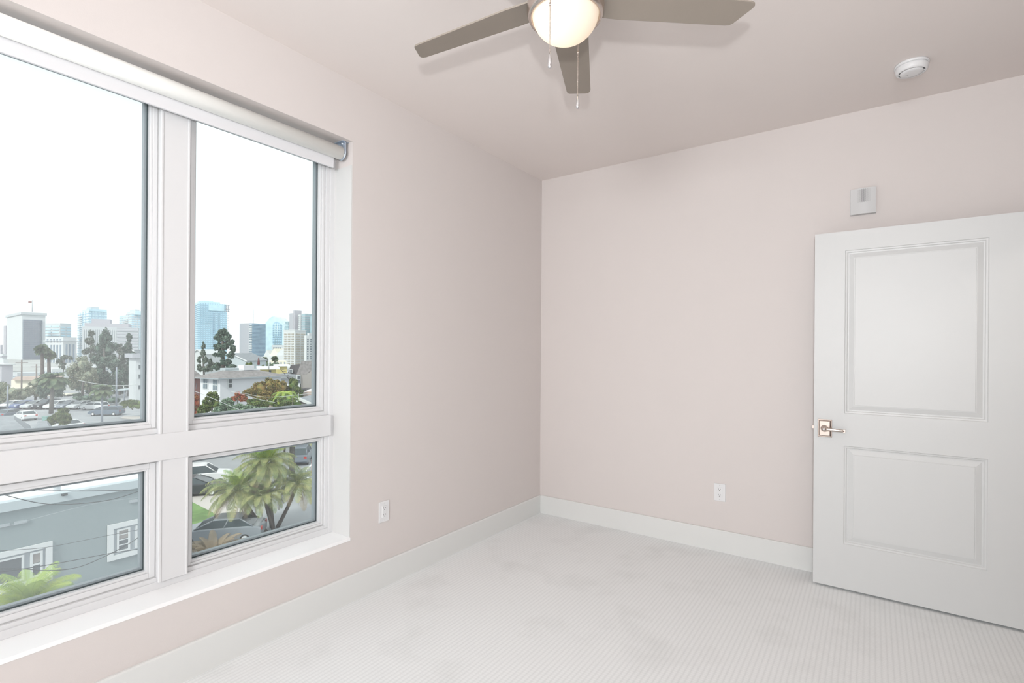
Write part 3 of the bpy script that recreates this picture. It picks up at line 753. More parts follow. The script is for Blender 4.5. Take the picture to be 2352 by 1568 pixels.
# --- skyline seen through the right tall pane
b = Block(436, 454, 521, 695, 540, 52)
r = glass_tower('tall blue glass tower with an open steel crown and balcony edges', b, [(.0, .8, .02, .75, 691, 'glass_blue'), (.1, .7, .15, .55, 688, 'glass_pale')], 3, 12, 34, 'glass_blue', 'win_line')
mb = MB(); b.grid(mb, 'R', 1, 36, b.z(850), b.z(716), 1, .22, .985, 1.06, .2); part('balcony_edges', r, mb, X['conc'], True)
mb = MB(); b.grid(mb, 'R', 1, 1, b.z(712), b.z(697), 1, 1, .35, .9, .9); part('crown_glazing', r, mb, X['glass_blue'])
mb = MB()
for u in (.98, 1.045): b.face(mb, 'R', u * b.s - .5, u * b.s + .5, b.z(713), b.z(697.5), .5, -1)
for pp in (697.5, 707.5, 713): b.face(mb, 'R', b.s * .9, b.s * 1.09, b.z(pp), b.z(pp - 1.1), .5, -1)
part('steel_crown', r, mb, X['conc_grey'])
mb = MB(); b.grid(mb, 'R', 1, 28, b.z(850), b.z(716), 1, .35, .50, .56, .6); b.grid(mb, 'R', 1, 28, b.z(850), b.z(716), 1, .5, .70, .73, .6); part('recessed_balconies', r, mb, X['glass_deep'], True)
b = Block(551, 579, 610, 742, 560, 24)
r = building('dark_slab_tower', 'dark grey slab tower with a column of pale balconies', b, X['glass_deep'])
mb = MB(); b.face(mb, 'L', b.t * .22, b.t * 1.0, b.zb, b.zt, .4); part('blank_face', r, mb, X['conc_grey'])
mb = MB(); b.grid(mb, 'L', 1, 20, b.z(822), b.z(744), 1, .6, .0, .22, .9); part('balconies', r, mb, X['conc_light'], True)
mb = MB(); b.grid(mb, 'R', 1, 26, b.z(825), b.z(744), 1, .25, 0, 1, .5); part('window_bands', r, mb, X['win_line'], True)
# arched-top tower: profile with a rounded gable facing the camera
D = 640; r = thing('arched_tower', 'pale glass tower with a curved gable roof and blue arched window', 'building', lv((628 - PCX) / FPX * D, D) * 1.0)
r.location.z = GZ
prof2 = [(605, 830), (605, 751), (607, 745), (612, 738), (618, 731), (624, 727), (630, 726), (636, 729), (643, 736), (649, 745), (652, 751), (652, 830)]
def slab_poly(name, r, pr, D, th, m, dz=0):
    mb = MB(); A = [lv((x - PCX) / FPX * D, D) for x, y in pr]
    A = [Vector((p.x, p.y, zat(x, y, D))) for p, (x, y) in zip(A, pr)]
    mb.poly(A, [p + FW * th for p in A]); return obj(name, mb, m, r)
slab_poly('wall', r, prof2, D, 25, X['glass_pale'])
slab_poly('arched_window', r, [(626, 790), (626, 744), (630, 740), (635, 738), (641, 741), (647, 745), (647, 790)], D - .6, .7, X['win_line'])
mb = MB()
for x in (631.5, 636.5, 642): 
    a = lv((x - PCX) / FPX * (D - 1), D - 1); mb.tube([Vector((a.x, a.y, zat(x, 790, D))), Vector((a.x, a.y, zat(x, 742, D)))], .4, 4)
for y in range(746, 792, 4):
    a, c = at(626, y, D - 1), at(647, y, D - 1); mb.tube([a, c], .3, 4)
part('window_bars', r, mb, X['glass_pale'], True)
slab_poly('white_base', r, [(624, 830), (624, 792), (650, 792), (650, 830)], D - 2, 2, X['conc_light'])
mb = MB()
for i in range(4):
    for j in range(4):
        p = at(629 + i * 5, 799 + j * 4.6, D - 2.3); mb.fbox(p, R0, FW, -.8, .8, -.3, .3, -.8, .8)
part('square_windows', r, mb, X['win_dark'], True)
b = Block(654, 662, 676, 738, 520, 40)
r = building('stepped_dark_tower', 'dark stepped glass tower behind the white hotel', b, X['glass_teal'])
mb = MB(); b.grid(mb, 'L', 1, 16, b.z(800), b.z(742), 1, .3); b.grid(mb, 'R', 1, 16, b.z(800), b.z(742), 1, .3); part('floor_lines', r, mb, X['glass_pale'], True)
b2 = Block(664, 672, 697, 719, 515, 40); mb = MB(); b2.box(mb, z0=b2.zb); part('middle_wing', r, mb, X['conc_grey'])
b3 = Block(673, 676, 692, 712.5, 512, 40); mb = MB(); b3.box(mb); part('tall_core', r, mb, X['panel_mauve'])
b3 = Block(684, 690, 700, 722, 508, 40); mb = MB(); b3.box(mb); part('white_bay', r, mb, X['conc_light'])
mb = MB(); b3.grid(mb, 'L', 2, 10, b3.z(770), b3.z(725), .4, .5); b3.grid(mb, 'R', 2, 10, b3.z(770), b3.z(725), .4, .5); part('bay_windows', r, mb, X['win_dark'], True)
b = Block(692, 700, 722, 720, 500, 40)
r = building('wide_teal_tower', 'wide teal glass tower at the right edge of the right pane', b, X['glass_teal'])
mb = MB(); b.grid(mb, 'R', 1, 14, b.z(800), b.z(724), 1, .22); b.grid(mb, 'L', 1, 14, b.z(800), b.z(724), 1, .22); part('floor_lines', r, mb, X['conc_grey'], True)
b4 = Block(712, 716, 745, 724.5, 496, 40); mb = MB(); b4.box(mb); part('side_wing', r, mb, X['glass_teal'])
b = Block(651, 677, 702, 758.5, 330, 30)
r = building('white_hotel', 'white hotel block with a regular grid of small windows', b, X['conc_light'])
nrow = 13
for side, nc in (('L', 3), ('R', 2)):
    mb = MB(); b.grid(mb, side, nc, nrow, b.z(838), b.z(764), .62 if side == 'L' else .78, .50, .02, .98, .25); part('windows', r, mb, X['win_beige'], True)
mb = MB(); b.box(mb, -.3, b.t + .3, -.3, b.s + .3, b.zt - .1, b.z(757)); part('roof_edge', r, mb, X['conc_light'])
b = Block(699, 703, 745, 770, 322, 30)
r = building('white_hotel_wing', 'lower white hotel wing with darker windows at the frame edge', b, X['conc_light'])
mb = MB(); b.grid(mb, 'R', 6, 11, b.z(838), b.z(776), .45, .55, .0, 1, .25); part('windows', r, mb, X['win_dark'], True)
mb = MB(); b.box(mb, 0, b.t, b.s * .15, b.s, b.zt - .1, b.z(764)); part('penthouse', r, mb, X['conc'])
# mid-distance low buildings, right pane
b = Block(545, 556, 600, 822, 300, 50); r = building('low_white_hall', 'long low cream hall in front of the dark slab tower', b, X['cream_wall'])
mb = MB(); b.box(mb, -1, b.t + 1, -1, b.s + 1, b.zt, b.z(819.5)); part('roof_edge', r, mb, X['conc_light'])
b = Block(596, 600, 658, 828, 280, 60); r = building('low_cream_building', 'low cream building under the white hotel', b, X['cream_wall'])
mb = MB(); b.grid(mb, 'R', 7, 1, b.z(840), b.z(831), .35, .9); part('windows', r, mb, X['win_grey'], True)
# shell-like hall roofs
r = thing('sail_roof_hall', 'hall with pale peaked tent-like roofs below the arched tower', 'building', gp(630, 380))
for i, (a, c, d, pk) in enumerate([(603, 818, 622, 804), (618, 815, 640, 800), (634, 812, 658, 802)]):
    slab_poly('roof_peak', r, [(a, 822), (a + 2, c), ((a + d) / 2, pk), (d, c - 2), (d, 822)], 380 - i * 4, 18, X['conc_light'] if i != 1 else X['cream_wall'])
slab_poly('wall', r, [(598, 835), (598, 819), (660, 815), (660, 835)], 366, 20, X['conc_light'])
b = Block(598, 602, 644, 836, 230, 55); building('blue_roof_shed', 'long blue-roofed shed in front of the tent-roof hall', b, X['glass_deep'])
# gable house behind eucalyptus
def gable(name, label, px0, px1, peave, ppeak, D, deep, wall, roofm, pbase=None, yaw=0., over=.4, ridge_px=None):
    """gable end facing the camera"""
    r = thing(name, label, 'house', gp((px0 + px1) / 2, D))
    a, b = lv((px0 - PCX) / FPX * D, D), lv((px1 - PCX) / FPX * D, D); a.z = b.z = 0
    ex = (b - a); w = ex.length; ex.normalize(); ex = Matrix.Rotation(yaw, 3, 'Z') @ ex; ey = Vector((-ex.y, ex.x, 0))
    zb = GZ if pbase is None else zat(px0, pbase, D); ze = zat((px0 + px1) / 2, peave, D); zp = zat((px0 + px1) / 2, ppeak, D)
    xr = w / 2 if ridge_px is None else w * (ridge_px - px0) / (px1 - px0)
    P = [(0, zb), (w, zb), (w, ze), (xr, zp), (0, ze)]
    mb = MB(); mb.poly([a + ex * x + Vector((0, 0, z)) for x, z in P], [a + ex * x + ey * deep + Vector((0, 0, z)) for x, z in P]); obj('wall', mb, wall, r)
    t = .18
    for (x0, z0, x1, z1) in ((-over, ze - over * (zp - ze) / xr, xr, zp), (w + over, ze - over * (zp - ze) / (w - xr), xr, zp)):
        base = [a + ex * x0 - ey * over + Vector((0, 0, z0)), a + ex * x1 - ey * over + Vector((0, 0, z1)), a + ex * x1 + ey * (deep + over) + Vector((0, 0, z1)), a + ex * x0 + ey * (deep + over) + Vector((0, 0, z0))]
        mb = MB(); mb.poly(base, [p + Vector((0, 0, t)) for p in base]); obj('roof_slope', mb, roofm, r)
        mb = MB(); bb = [base[0] - ey * .03, base[1] - ey * .03, base[1] + ey * .10, base[0] + ey * .10]
        mb.poly([p - Vector((0, 0, .12)) for p in bb], [p + Vector((0, 0, t + .02)) for p in bb]); obj('barge_board', mb, X['trim_out'], r)
    return r, a, ex, ey
gable('barn_house', 'pale blue-grey gabled building right of the big dark pine', 520, 566, 828, 812, 150, 12, X['parapet'], X['shingle_pale'], ridge_px=531)
gable('barn_house', 'white gabled house behind the thin left tree', 438, 470, 812, 803, 170, 12, X['conc_light'], X['conc_light'])

# --- white two-storey house, brown mansard roof
b = Block(461, 506, 645, 868, 68, 28)
r = thing('white_house', 'white two-storey house with a brown shingled mansard roof', 'house', Vector((b.o.x, b.o.y, GZ)))
mb = b.box(MB()); obj('wall', mb, X['white_wall'], r)
ov = .7; ins = 2.2; zt = b.zt; zr = b.z(853)
def rect(x0, x1, y0, y1, z): return [b.o + b.e1 * x + b.e2 * y + Vector((0, 0, z)) for x, y in ((x0, y0), (x1, y0), (x1, y1), (x0, y1))]
mb = MB(); mb.poly(rect(-ov, b.t + ov, -ov, b.s + ov, zt), rect(ins, b.t - ins + .6, ins, b.s - ins, zr)); obj('mansard_roof', mb, X['shingle'], r)
mb = MB(); mb.poly(rect(-ov, b.t + ov, -ov, b.s + ov, zt - .15), rect(-ov, b.t + ov, -ov, b.s + ov, zt)); obj('eaves', mb, X['trim_grey'], r)
mb = MB(); mb.poly(rect(ins - .2, b.t - ins + .8, ins - .2, b.s - ins + .2, zr - .05), rect(ins - .2, b.t - ins + .8, ins - .2, b.s - ins + .2, zr + .12)); obj('roof_deck', mb, X['roof_white'], r)
mb = MB(); b.box(mb, 1.8, 3.2, 4.6, 6.2, zr, zr + .7); obj('roof_unit', mb, X['white_wall'], r)
mb = MB(); b.box(mb, 2.0, 3.2, 2.0, 4.0, zr, zr + .35); obj('roof_unit', mb, X['parapet'], r)
mb = MB(); c = b.o + b.e2 * 9.5 + b.e1 * 3; mb.tube([c + Vector((0, 0, zr)), c + Vector((0, 0, zr + 1.5))], .07, 6); obj('vent_pipe', mb, X['conc_light'], r)
def house_window(r, b, side, u, zc, w, h, dbl=True):
    fr = MB(); b.face(fr, side, u - w / 2 - .08, u + w / 2 + .08, zc - h / 2 - .08, zc + h / 2 + .08, .08); f = obj('window', fr, X['trim_out'], r)
    for sx in ((-1, 1) if dbl else (0,)):
        for sz in (-1, 1):
            q = MB(); ww = w / 2 - .10 if dbl else w / 2 - .05; cu = u + sx * w / 4
            b.face(q, side, cu - (ww / 2 if dbl else ww), cu + (ww / 2 if dbl else ww), zc + sz * h / 4 - h / 4 + .05, zc + sz * h / 4 + h / 4 - .05, .12); obj('pane', q, X['pane_dark'] if not dbl else X['pane_mid'], f)
zc = b.z(882)
house_window(r, b, 'L', b.t * .72, zc, 1.0, 1.5); house_window(r, b, 'L', b.t * .22, zc - .12, 1.0, 1.5)
house_window(r, b, 'R', 1.35, zc + .05, .55, 1.2, False); house_window(r, b, 'R', 6.9, zc + .10, .55, 1.2, False); house_window(r, b, 'R', 12.4, zc + .1, .55, 1.2, False)
house_window(r, b, 'R', 1.5, zc - 3.0, .9, 1.0, False)
mb = MB(); b.face(mb, 'R', 1.0, 2.4, zc - 2.15, zc - 2.0, .7); obj('awning', mb, X['trim_grey'], r)
mb = MB(); b.face(mb, 'R', 4.0, 5.4, zc - .9, zc - .8, .6); obj('awning', mb, X['trim_grey'], r)
mb = MB(); c = b.o + b.e2 * 9.0 - b.e1 * .25
for i in range(9): mb.fbox(c + b.e2 * (i * .28), b.e2, b.e1, 0, .30, -.5, 0, zt + .9 - i * .30, zt + .96 - i * .30)
mb.tube([c + Vector((0, 0, zt + 1.0)), c + b.e2 * 2.6 + Vector((0, 0, zt - 1.7))], .04, 4)
obj('outside_stair', mb, X['bark'], r)
# --- red-brown house at the very left of the right pane
b = Block(425, 441, 460, 869, 78, 35)
r = building('red_brown_house', 'narrow red-brown house left of the white house', b, X['red_wall'], 'house')
mb = MB(); mb.poly([b.o + b.e1 * x + b.e2 * y + Vector((0, 0, b.zt)) for x, y in ((-.5, -.5), (b.t + .5, -.5), (b.t + .5, b.s + .5), (-.5, b.s + .5))], [b.o + b.e1 * x + b.e2 * y + Vector((0, 0, b.z(852))) for x, y in ((b.t * .3, b.s * .3), (b.t * .7, b.s * .3), (b.t * .7, b.s * .7), (b.t * .3, b.s * .7))]); part('roof', r, mb, X['shingle'])
mb = MB(); b.face(mb, 'R', .6, b.s - .6, b.z(893), b.z(880), .08); part('window', r, mb, X['pane_mid'])
# --- yellow house
b = Block(597, 600, 634, 848, 96, 62)
r = building('yellow_house', 'yellow stucco house with a flat pale roof behind the white house', b, X['yellow_wall'], 'house')
mb = MB(); b.box(mb, -.6, b.t + .6, -.6, b.s + .6, b.zt, b.z(843)); part('flat_roof', r, mb, X['roof_white'])
mb = MB(); b.face(mb, 'R', b.s * .52, b.s * .68, b.z(857.5), b.z(850), .1); part('window', r, mb, X['pane_dark'])
b = Block(634, 637, 660, 841, 118, 60)
r = building('yellow_house', 'smaller yellow house with a flat pale roof under the white hotel', b, X['yellow_wall'], 'house')
mb = MB(); b.box(mb, -.5, b.t + .5, -.5, b.s + .5, b.zt, b.z(837)); part('flat_roof', r, mb, X['roof_white'])
# --- big mansard house on the right
D = 84; r = thing('mansard_house', 'large tan house with a steep dark mansard roof and a white dormer window', 'house', gp(715, D))
slab_poly('side_roof', r, [(655, 868), (664, 850), (668, 838), (686, 836), (700, 848), (702, 868)], D + 2, 4, X['shingle_dark'])
slab_poly('front_roof', r, [(680, 863), (693, 829), (745, 826), (745, 868), (726, 851), (712, 852), (703, 862), (690, 864)], D - 1, 6, X['shingle'])
slab_poly('gable_wall', r, [(691, 895), (691, 862), (703, 861), (715, 851), (728, 850), (745, 862), (745, 900)], D - 1.5, 5, X['tan_wall'])
mb = MB(); p = at(668.5, 852, D + 1.6); mb.fbox(p, R0, FW, -.26, .26, -.10, .2, -.30, .30); dm = part('dormer_window', r, mb, X['trim_out'])
for sx in (-1, 1):
    for sz in (-1, 1):
        mb = MB(); mb.fbox(p, R0, FW, sx * .11 - .075, sx * .11 + .075, -.16, 0, sz * .13 - .10, sz * .13 + .10); obj('pane', mb, X['pane_dark'], dm)
mb = MB(); mb.tube([at(690.5, 896, D - 1.8), at(690.5, 862, D - 1.8)], .07, 6); part('downpipe', r, mb, X['wire'])
slab_poly('lower_roof', r, [(596, 869), (612, 862), (640, 858), (690, 865), (691, 869)], D - 1, 6, X['shingle_pale'])
slab_poly('rear_wall', r, [(600, 900), (600, 869), (691, 868), (691, 905)], D, 4, X['white_wall'])
slab_poly('low_wing_roof', r, [(693, 905), (693, 892), (745, 898), (745, 905)], D - 4, 4, X['shingle_dark'])
# --- low roofs in front right
r, a, ex, ey = gable('cottage', 'pale grey shingled cottage with white barge boards at the lower right', 672, 742, 938, 916, 57, 5, X['tan_wall'], X['shingle_pale'], ridge_px=691)
D = 66; r = thing('low_garage', 'low garage with a pinkish tan roof behind the cottage', 'garage', gp(715, D))
slab_poly('roof', r, [(690, 909), (700, 900), (745, 899), (745, 909)], D, 5, X['pink_roof'])
slab_poly('roof_edge', r, [(697, 901), (712, 893), (745, 896), (745, 901)], D + 6, 4, X['roof_white'])
slab_poly('wall', r, [(690, 925), (690, 909), (745, 909), (745, 925)], D + .3, 5, X['pink_roof'])
b = Block(612, 618, 648, 924, 58, 60); building('garden_shed', 'small pinkish garden shed between the planting and the bright banana leaves', b, X['pink_roof'], 'shed')

# --- mid-distance left pane
b = Block(-30, 4, 30, 838, 150, 30); r = building('low_grey_building', 'low grey flat building at the left edge behind the trees', b, X['panel_mauve'])
mb = MB(); b.box(mb, -.5, b.t + .5, -.5, b.s + .5, b.zt, b.z(836)); part('roof_edge', r, mb, X['conc_light'])
D = 140; r = thing('low_tan_building', 'low building with a pinkish tan roof left of the fan palms', 'building', gp(60, D))
slab_poly('wall', r, [(26, 892), (26, 872), (92, 872), (92, 892)], D, 6, X['cream_wall'])
slab_poly('roof', r, [(26, 873), (36, 865), (60, 864.5), (84, 865), (92, 873)], D - 1, 8, X['pink_roof'])
for k_, (a_, c_, d_, t_, D_, m_, lab) in enumerate([(28, 40, 94, 856, 165, 'conc', 'long low grey block behind the pinkish tan roof'), (92, 120, 150, 846, 185, 'conc_light', 'low pale block right of the flagpole tower foot'), (150, 172, 205, 842, 195, 'conc', 'low grey block behind the willow-like tree'), (204, 220, 262, 838, 205, 'conc_light', 'low pale block behind the dark eucalyptus'), (258, 275, 306, 832, 210, 'conc', 'low grey block left of the white balcony building'), (-20, 8, 18, 826, 240, 'conc_light', 'low pale block at the far left before the parking structure')]):
    b = Block(a_, c_, d_, t_, D_, 35); r = building('low_rise_block', lab, b, X[m_])
    mb = MB(); b.grid(mb, 'L', 4, 2, b.zb + 1, b.zt - 1, .5, .45); b.grid(mb, 'R', 4, 2, b.zb + 1, b.zt - 1, .5, .45); part('windows', r, mb, X['win_grey'], True)
b = Block(296, 312, 356, 822, 98, 45)
r = thing('apartment_house', 'pale apartment house with stacked dark windows behind the eucalyptus', 'building', Vector((b.o.x, b.o.y, GZ)))
obj('wall', b.box(MB()), X['conc_light'], r)
mb = MB(); b.box(mb, -.6, b.t + .6, -.6, b.s + .6, b.zt, b.z(812)); obj('roof', mb, X['conc_grey'], r)
for j, py in enumerate((842, 864, 889)):
    for u in (.26, .62):
        q = MB(); b.face(q, 'R', b.s * u - .45, b.s * u + .45, b.z(py + 5), b.z(py - 5), .10); f = obj('window', q, X['trim_out'], r)
        q = MB(); b.face(q, 'R', b.s * u - .36, b.s * u + .36, b.z(py + 4.3), b.z(py - 4.3), .16); obj('pane', q, X['pane_dark'], f)
b = Block(300, 308, 360, 803, 190, 50); r = building('white_balcony_building', 'white building with long dark balcony bands by the window frame', b, X['conc_light'])
mb = MB(); b.grid(mb, 'R', 1, 4, b.z(822), b.z(803), 1, .4); part('balcony_bands', r, mb, X['win_dark'])
# carports and fence in the parking lot
for i, (x0, x1, y0, D, lab) in enumerate([(112, 155, 906, 120, 'long low carport with a pale yellow edge behind the parked cars'), (255, 288, 895, 106, 'small blue-grey carport under the eucalyptus')]):
    r = thing('carport', lab, 'carport', gp((x0 + x1) / 2, D))
    slab_poly('roof', r, [(x0, y0 + 3), (x0, y0), (x1, y0 - 1), (x1, y0 + 2)], D, 5, X['cream_wall'] if i == 0 else X['parapet'])
    for x in (x0 + 2, (x0 + x1) / 2, x1 - 2):
        mb = MB(); p = gp(x, D + .3); mb.tube([p, Vector((p.x, p.y, zat(x, y0 + 2, D)))], .09, 5); part('post', r, mb, X['pole_steel'])
slab = MB()
# hedge and planting walls
def blob_tree(name, label, cat, px, pbase, D, blobs, leafm, n=1800, ls=.45, trunk=.18, tm='bark_grey', group=None, trunks=None, core=.80, depth=None):
    """blobs: (px, py, rx_px, ry_px) ellipsoids of foliage at depth D"""
    g = gp(px, D, zat(px, pbase, D)) if pbase else gp(px, D)
    r = thing(name, label, cat, g, group); s = D / FPX; rnd = random.Random(px * 13 + int(D))
    mb = MB(); tot = sum(bx[2] * bx[3] for bx in blobs)
    for bx in blobs:
        dd = rnd.uniform(-.3, .3) * bx[2] * s
        c = at(bx[0], bx[1], D + dd); rx, rz = bx[2] * s, bx[3] * s; ry = rx * .85
        mb.sphere(c, rx * core * .74, ry * core * .74, rz * core * .74, 2, .6, 2.5)
        K = 13; cl = []
        for _ in range(K):
            v = Vector((rnd.gauss(0, 1), rnd.gauss(0, 1), rnd.gauss(0, 1))).normalized() * rnd.uniform(.55, .85)
            cl.append((c + Vector((v.x * rx, v.y * ry, v.z * rz)), rnd.uniform(.26, .42)))
        for q_, k_ in cl: mb.sphere(q_, rx * k_ * .55, ry * k_ * .55, rz * k_ * .5, 1, .6, 3.0)
        for _ in range(int(3.2 * n * bx[2] * bx[3] / tot)):
            q_, k_ = rnd.choice(cl); v = Vector((rnd.gauss(0, 1), rnd.gauss(0, 1), rnd.gauss(0, 1))).normalized() * (rnd.uniform(.45, 1.25)) * k_
            p = q_ + Vector((v.x * rx, v.y * ry, v.z * rz)); a = Vector((rnd.gauss(0, 1), rnd.gauss(0, 1), rnd.gauss(0, .7))).normalized()
            q = a.orthogonal().normalized(); l = ls * .58 * rnd.uniform(.6, 1.3); w = l * .5
            mb.add([p - a * l * .5, p + q * w * .5, p + a * l * .5, p - q * w * .5], [(0, 1, 2, 3)])
    obj('foliage', mb, X[leafm], r)
    top = blobs[0]; tp = at(top[0], top[1], D)
    for k, (bx, by) in enumerate(trunks or [(top[0], top[1])]):
        tp = at(bx, by, D); mid = g.lerp(tp, .5) + R0 * rnd.uniform(-.2, .2) * trunk * 4
        t = MB(); t.tube([g, mid, tp], trunk, 7, trunk * .5); obj('trunk', t, X[tm], r)
    return r
blob_tree('eucalyptus', 'tall dark eucalyptus, widest of the group before the grey office block', 'tree', 240, 915, 118, [(240, 775, 13, 20), (250, 800, 17, 18), (228, 800, 12, 14), (238, 828, 22, 20), (262, 835, 16, 22), (232, 860, 16, 22), (255, 872, 20, 20), (272, 858, 14, 18), (240, 890, 14, 14)], 'leaf_dark', 5200, .75, .35)
blob_tree('eucalyptus', 'slim dark eucalyptus with a pointed top by the glass tower', 'tree', 296, 915, 122, [(296, 776, 7, 11), (292, 795, 10, 12), (302, 815, 11, 12), (300, 840, 10, 14), (294, 866, 12, 16), (300, 880, 8, 12)], 'leaf_dark', 2600, .7, .25)
blob_tree('eucalyptus', 'thin grey-green eucalyptus left of the dark one', 'tree', 206, 905, 126, [(210, 768, 8, 10), (204, 784, 11, 10), (212, 800, 12, 9), (196, 808, 9, 7), (214, 818, 9, 9)], 'leaf_grey', 1500, .6, .22, core=.6)
blob_tree('willow_tree', 'broad rounded tan-green tree below the thin eucalyptus', 'tree', 188, 922, 112, [(192, 838, 20, 20), (178, 858, 22, 24), (200, 866, 22, 24), (166, 880, 14, 16), (212, 880, 14, 22)], 'leaf_tan', 3200, .6, .3, core=.85)
blob_tree('street_tree', 'wispy grey-green tree beside the two fan palms', 'tree', 142, 905, 130, [(148, 822, 8, 7), (137, 830, 8, 8), (160, 822, 7, 5), (144, 840, 9, 8)], 'leaf_grey', 900, .5, .15, core=.5)
blob_tree('street_tree', 'wide pale olive tree at the left edge of the parking lot', 'tree', 14, 932, 104, [(4, 892, 22, 16), (26, 902, 24, 18), (52, 906, 20, 14), (12, 915, 26, 13), (40, 916, 18, 10)], 'leaf_tan', 3200, .5, .3, core=.9)
blob_tree('street_tree', 'rounded pale tree between the utility poles', 'tree', 82, 928, 107, [(80, 880, 13, 14), (72, 896, 12, 12), (88, 900, 14, 14)], 'leaf_tan', 1500, .5, .2, core=.8)
blob_tree('street_tree', 'dark green tree behind the shaggy palm', 'tree', 108, 928, 104, [(104, 872, 14, 16), (98, 896, 12, 18), (140, 880, 16, 16), (128, 898, 18, 14)], 'leaf_dark', 2400, .55, .25)
blob_tree('street_tree', 'bushy green tree growing beside the street below the shaggy palm', 'tree', 135, 985, 66, [(142, 952, 18, 14), (128, 960, 16, 12), (112, 970, 12, 8), (148, 964, 16, 10)], 'leaf_green', 3000, .36, .15, core=.8)
blob_tree('hedge', 'long clipped green hedge behind the passing wagon', 'hedge', 306, 940, 84, [(290, 928, 16, 8), (308, 926, 18, 9), (328, 925, 14, 10), (318, 932, 18, 7)], 'leaf_green', 2200, .36, .1, core=.9)
blob_tree('hedge', 'low dark shrubs under the eucalyptus trunks', 'hedge', 230, 932, 103, [(200, 914, 18, 8), (226, 916, 18, 8), (178, 912, 14, 9), (256, 920, 16, 8)], 'leaf_dark', 2200, .42, .1, core=.9)
blob_tree('shrub', 'low brownish shrub beside the white cars at the street corner', 'shrub', 118, 1000, 61, [(124, 990, 14, 7), (112, 984, 10, 6), (140, 994, 12, 5)], 'leaf_tan', 900, .3, .05, core=.85)
blob_tree('street_tree', 'wide dark mass of leaves filling the gap under the eucalyptus crowns', 'tree', 262, 925, 128, [(180, 884, 18, 16), (210, 890, 20, 16), (240, 880, 20, 18), (270, 890, 18, 18), (292, 880, 14, 16), (312, 892, 14, 14)], 'leaf_dark', 3600, .6, .3, core=.85)
blob_tree('eucalyptus', 'bushy mid-height eucalyptus between the two dark ones', 'tree', 276, 915, 125, [(274, 800, 10, 12), (284, 815, 12, 14), (272, 832, 14, 14), (286, 848, 14, 14), (276, 866, 16, 12)], 'leaf_grey', 2400, .6, .25, core=.7)
# right pane trees
blob_tree('pine_tree', 'big dark pine standing behind the white house', 'tree', 514, 862, 104, [(512, 762, 11, 9), (504, 775, 11, 10), (520, 774, 12, 11), (500, 795, 10, 11), (516, 792, 12, 11), (530, 785, 8, 8), (534, 800, 8, 10), (508, 812, 12, 10), (528, 815, 11, 8), (494, 815, 6, 5), (516, 832, 16, 9), (500, 842, 12, 9), (532, 845, 12, 9)], 'leaf_dark', 5200, .60, .4, 'bark', core=.66)
blob_tree('pine_tree', 'thin grey-green conifer left of the big dark pine', 'tree', 469, 862, 112, [(467, 795, 5, 9), (466, 810, 7, 9), (472, 826, 7, 9), (459, 826, 6, 8), (483, 830, 6, 10), (488, 842, 8, 10), (474, 845, 10, 9), (459, 845, 6, 9)], 'leaf_grey', 1900, .5, .2, core=.6)
blob_tree('round_tree', 'wide autumn-tinted tree before the white house, brown-olive crown', 'tree', 620, 960, 63, [(625, 886, 22, 18), (600, 893, 22, 17), (578, 902, 18, 14), (645, 890, 20, 18), (610, 910, 34, 14), (640, 908, 24, 14)], 'leaf_olive', 5200, .36, .3, core=.85)
blob_tree('round_tree', 'dark green rounded tree right of the autumn-tinted tree', 'tree', 676, 960, 64.5, [(672, 886, 15, 16), (682, 898, 14, 14), (664, 902, 16, 14), (688, 908, 8, 8)], 'leaf_green', 2600, .34, .25, core=.85)
blob_tree('hedge', 'dark undergrowth below the autumn-tinted tree', 'hedge', 628, 975, 53, [(588, 924, 22, 9), (622, 926, 26, 9), (656, 922, 24, 10)], 'leaf_green', 2600, .30, .08, core=.85)
blob_tree('small_tree', 'small dark round tree on the white house roof line, beside a white pipe', 'tree', 571, 862, 130, [(571, 838, 8, 9), (574, 850, 9, 8)], 'leaf_green', 800, .5, .15)
blob_tree('small_tree', 'tiny dark pointed tree before the yellow house', 'tree', 602, 862, 110, [(602, 844, 5, 7), (602, 852, 6, 6)], 'leaf_green', 500, .45, .12)
blob_tree('hedge', 'teal-green line of bushes behind the yellow house', 'hedge', 620, 850, 200, [(592, 840, 12, 4), (612, 838, 14, 5), (634, 838, 12, 5)], 'leaf_blue', 900, .9, .1, core=.9)
blob_tree('flowering_bush', 'red flowering bush against the white house', 'bush', 551, 950, 56, [(545, 908, 12, 8), (558, 914, 11, 8), (538, 915, 8, 6)], 'leaf_red', 1400, .30, .1, core=.7)
blob_tree('garden_shrub', 'leafy green shrub with a rounded crown below the white house corner', 'shrub', 488, 975, 50, [(488, 912, 15, 12), (474, 930, 16, 16), (496, 928, 12, 12), (466, 950, 16, 14)], 'leaf_green', 2600, .32, .1, core=.8)
blob_tree('garden_shrub', 'spiky blue-green planting in front of the white house', 'shrub', 520, 985, 46, [(520, 928, 18, 12), (545, 938, 20, 12), (510, 945, 22, 12), (575, 940, 20, 11), (598, 944, 16, 9)], 'leaf_blue', 4200, .36, .08, core=.8)
blob_tree('garden_shrub', 'red-brown shrub by the left edge of the right pane', 'shrub', 450, 975, 52, [(448, 925, 12, 20), (450, 952, 12, 14)], 'leaf_red', 1200, .3, .08, core=.85)

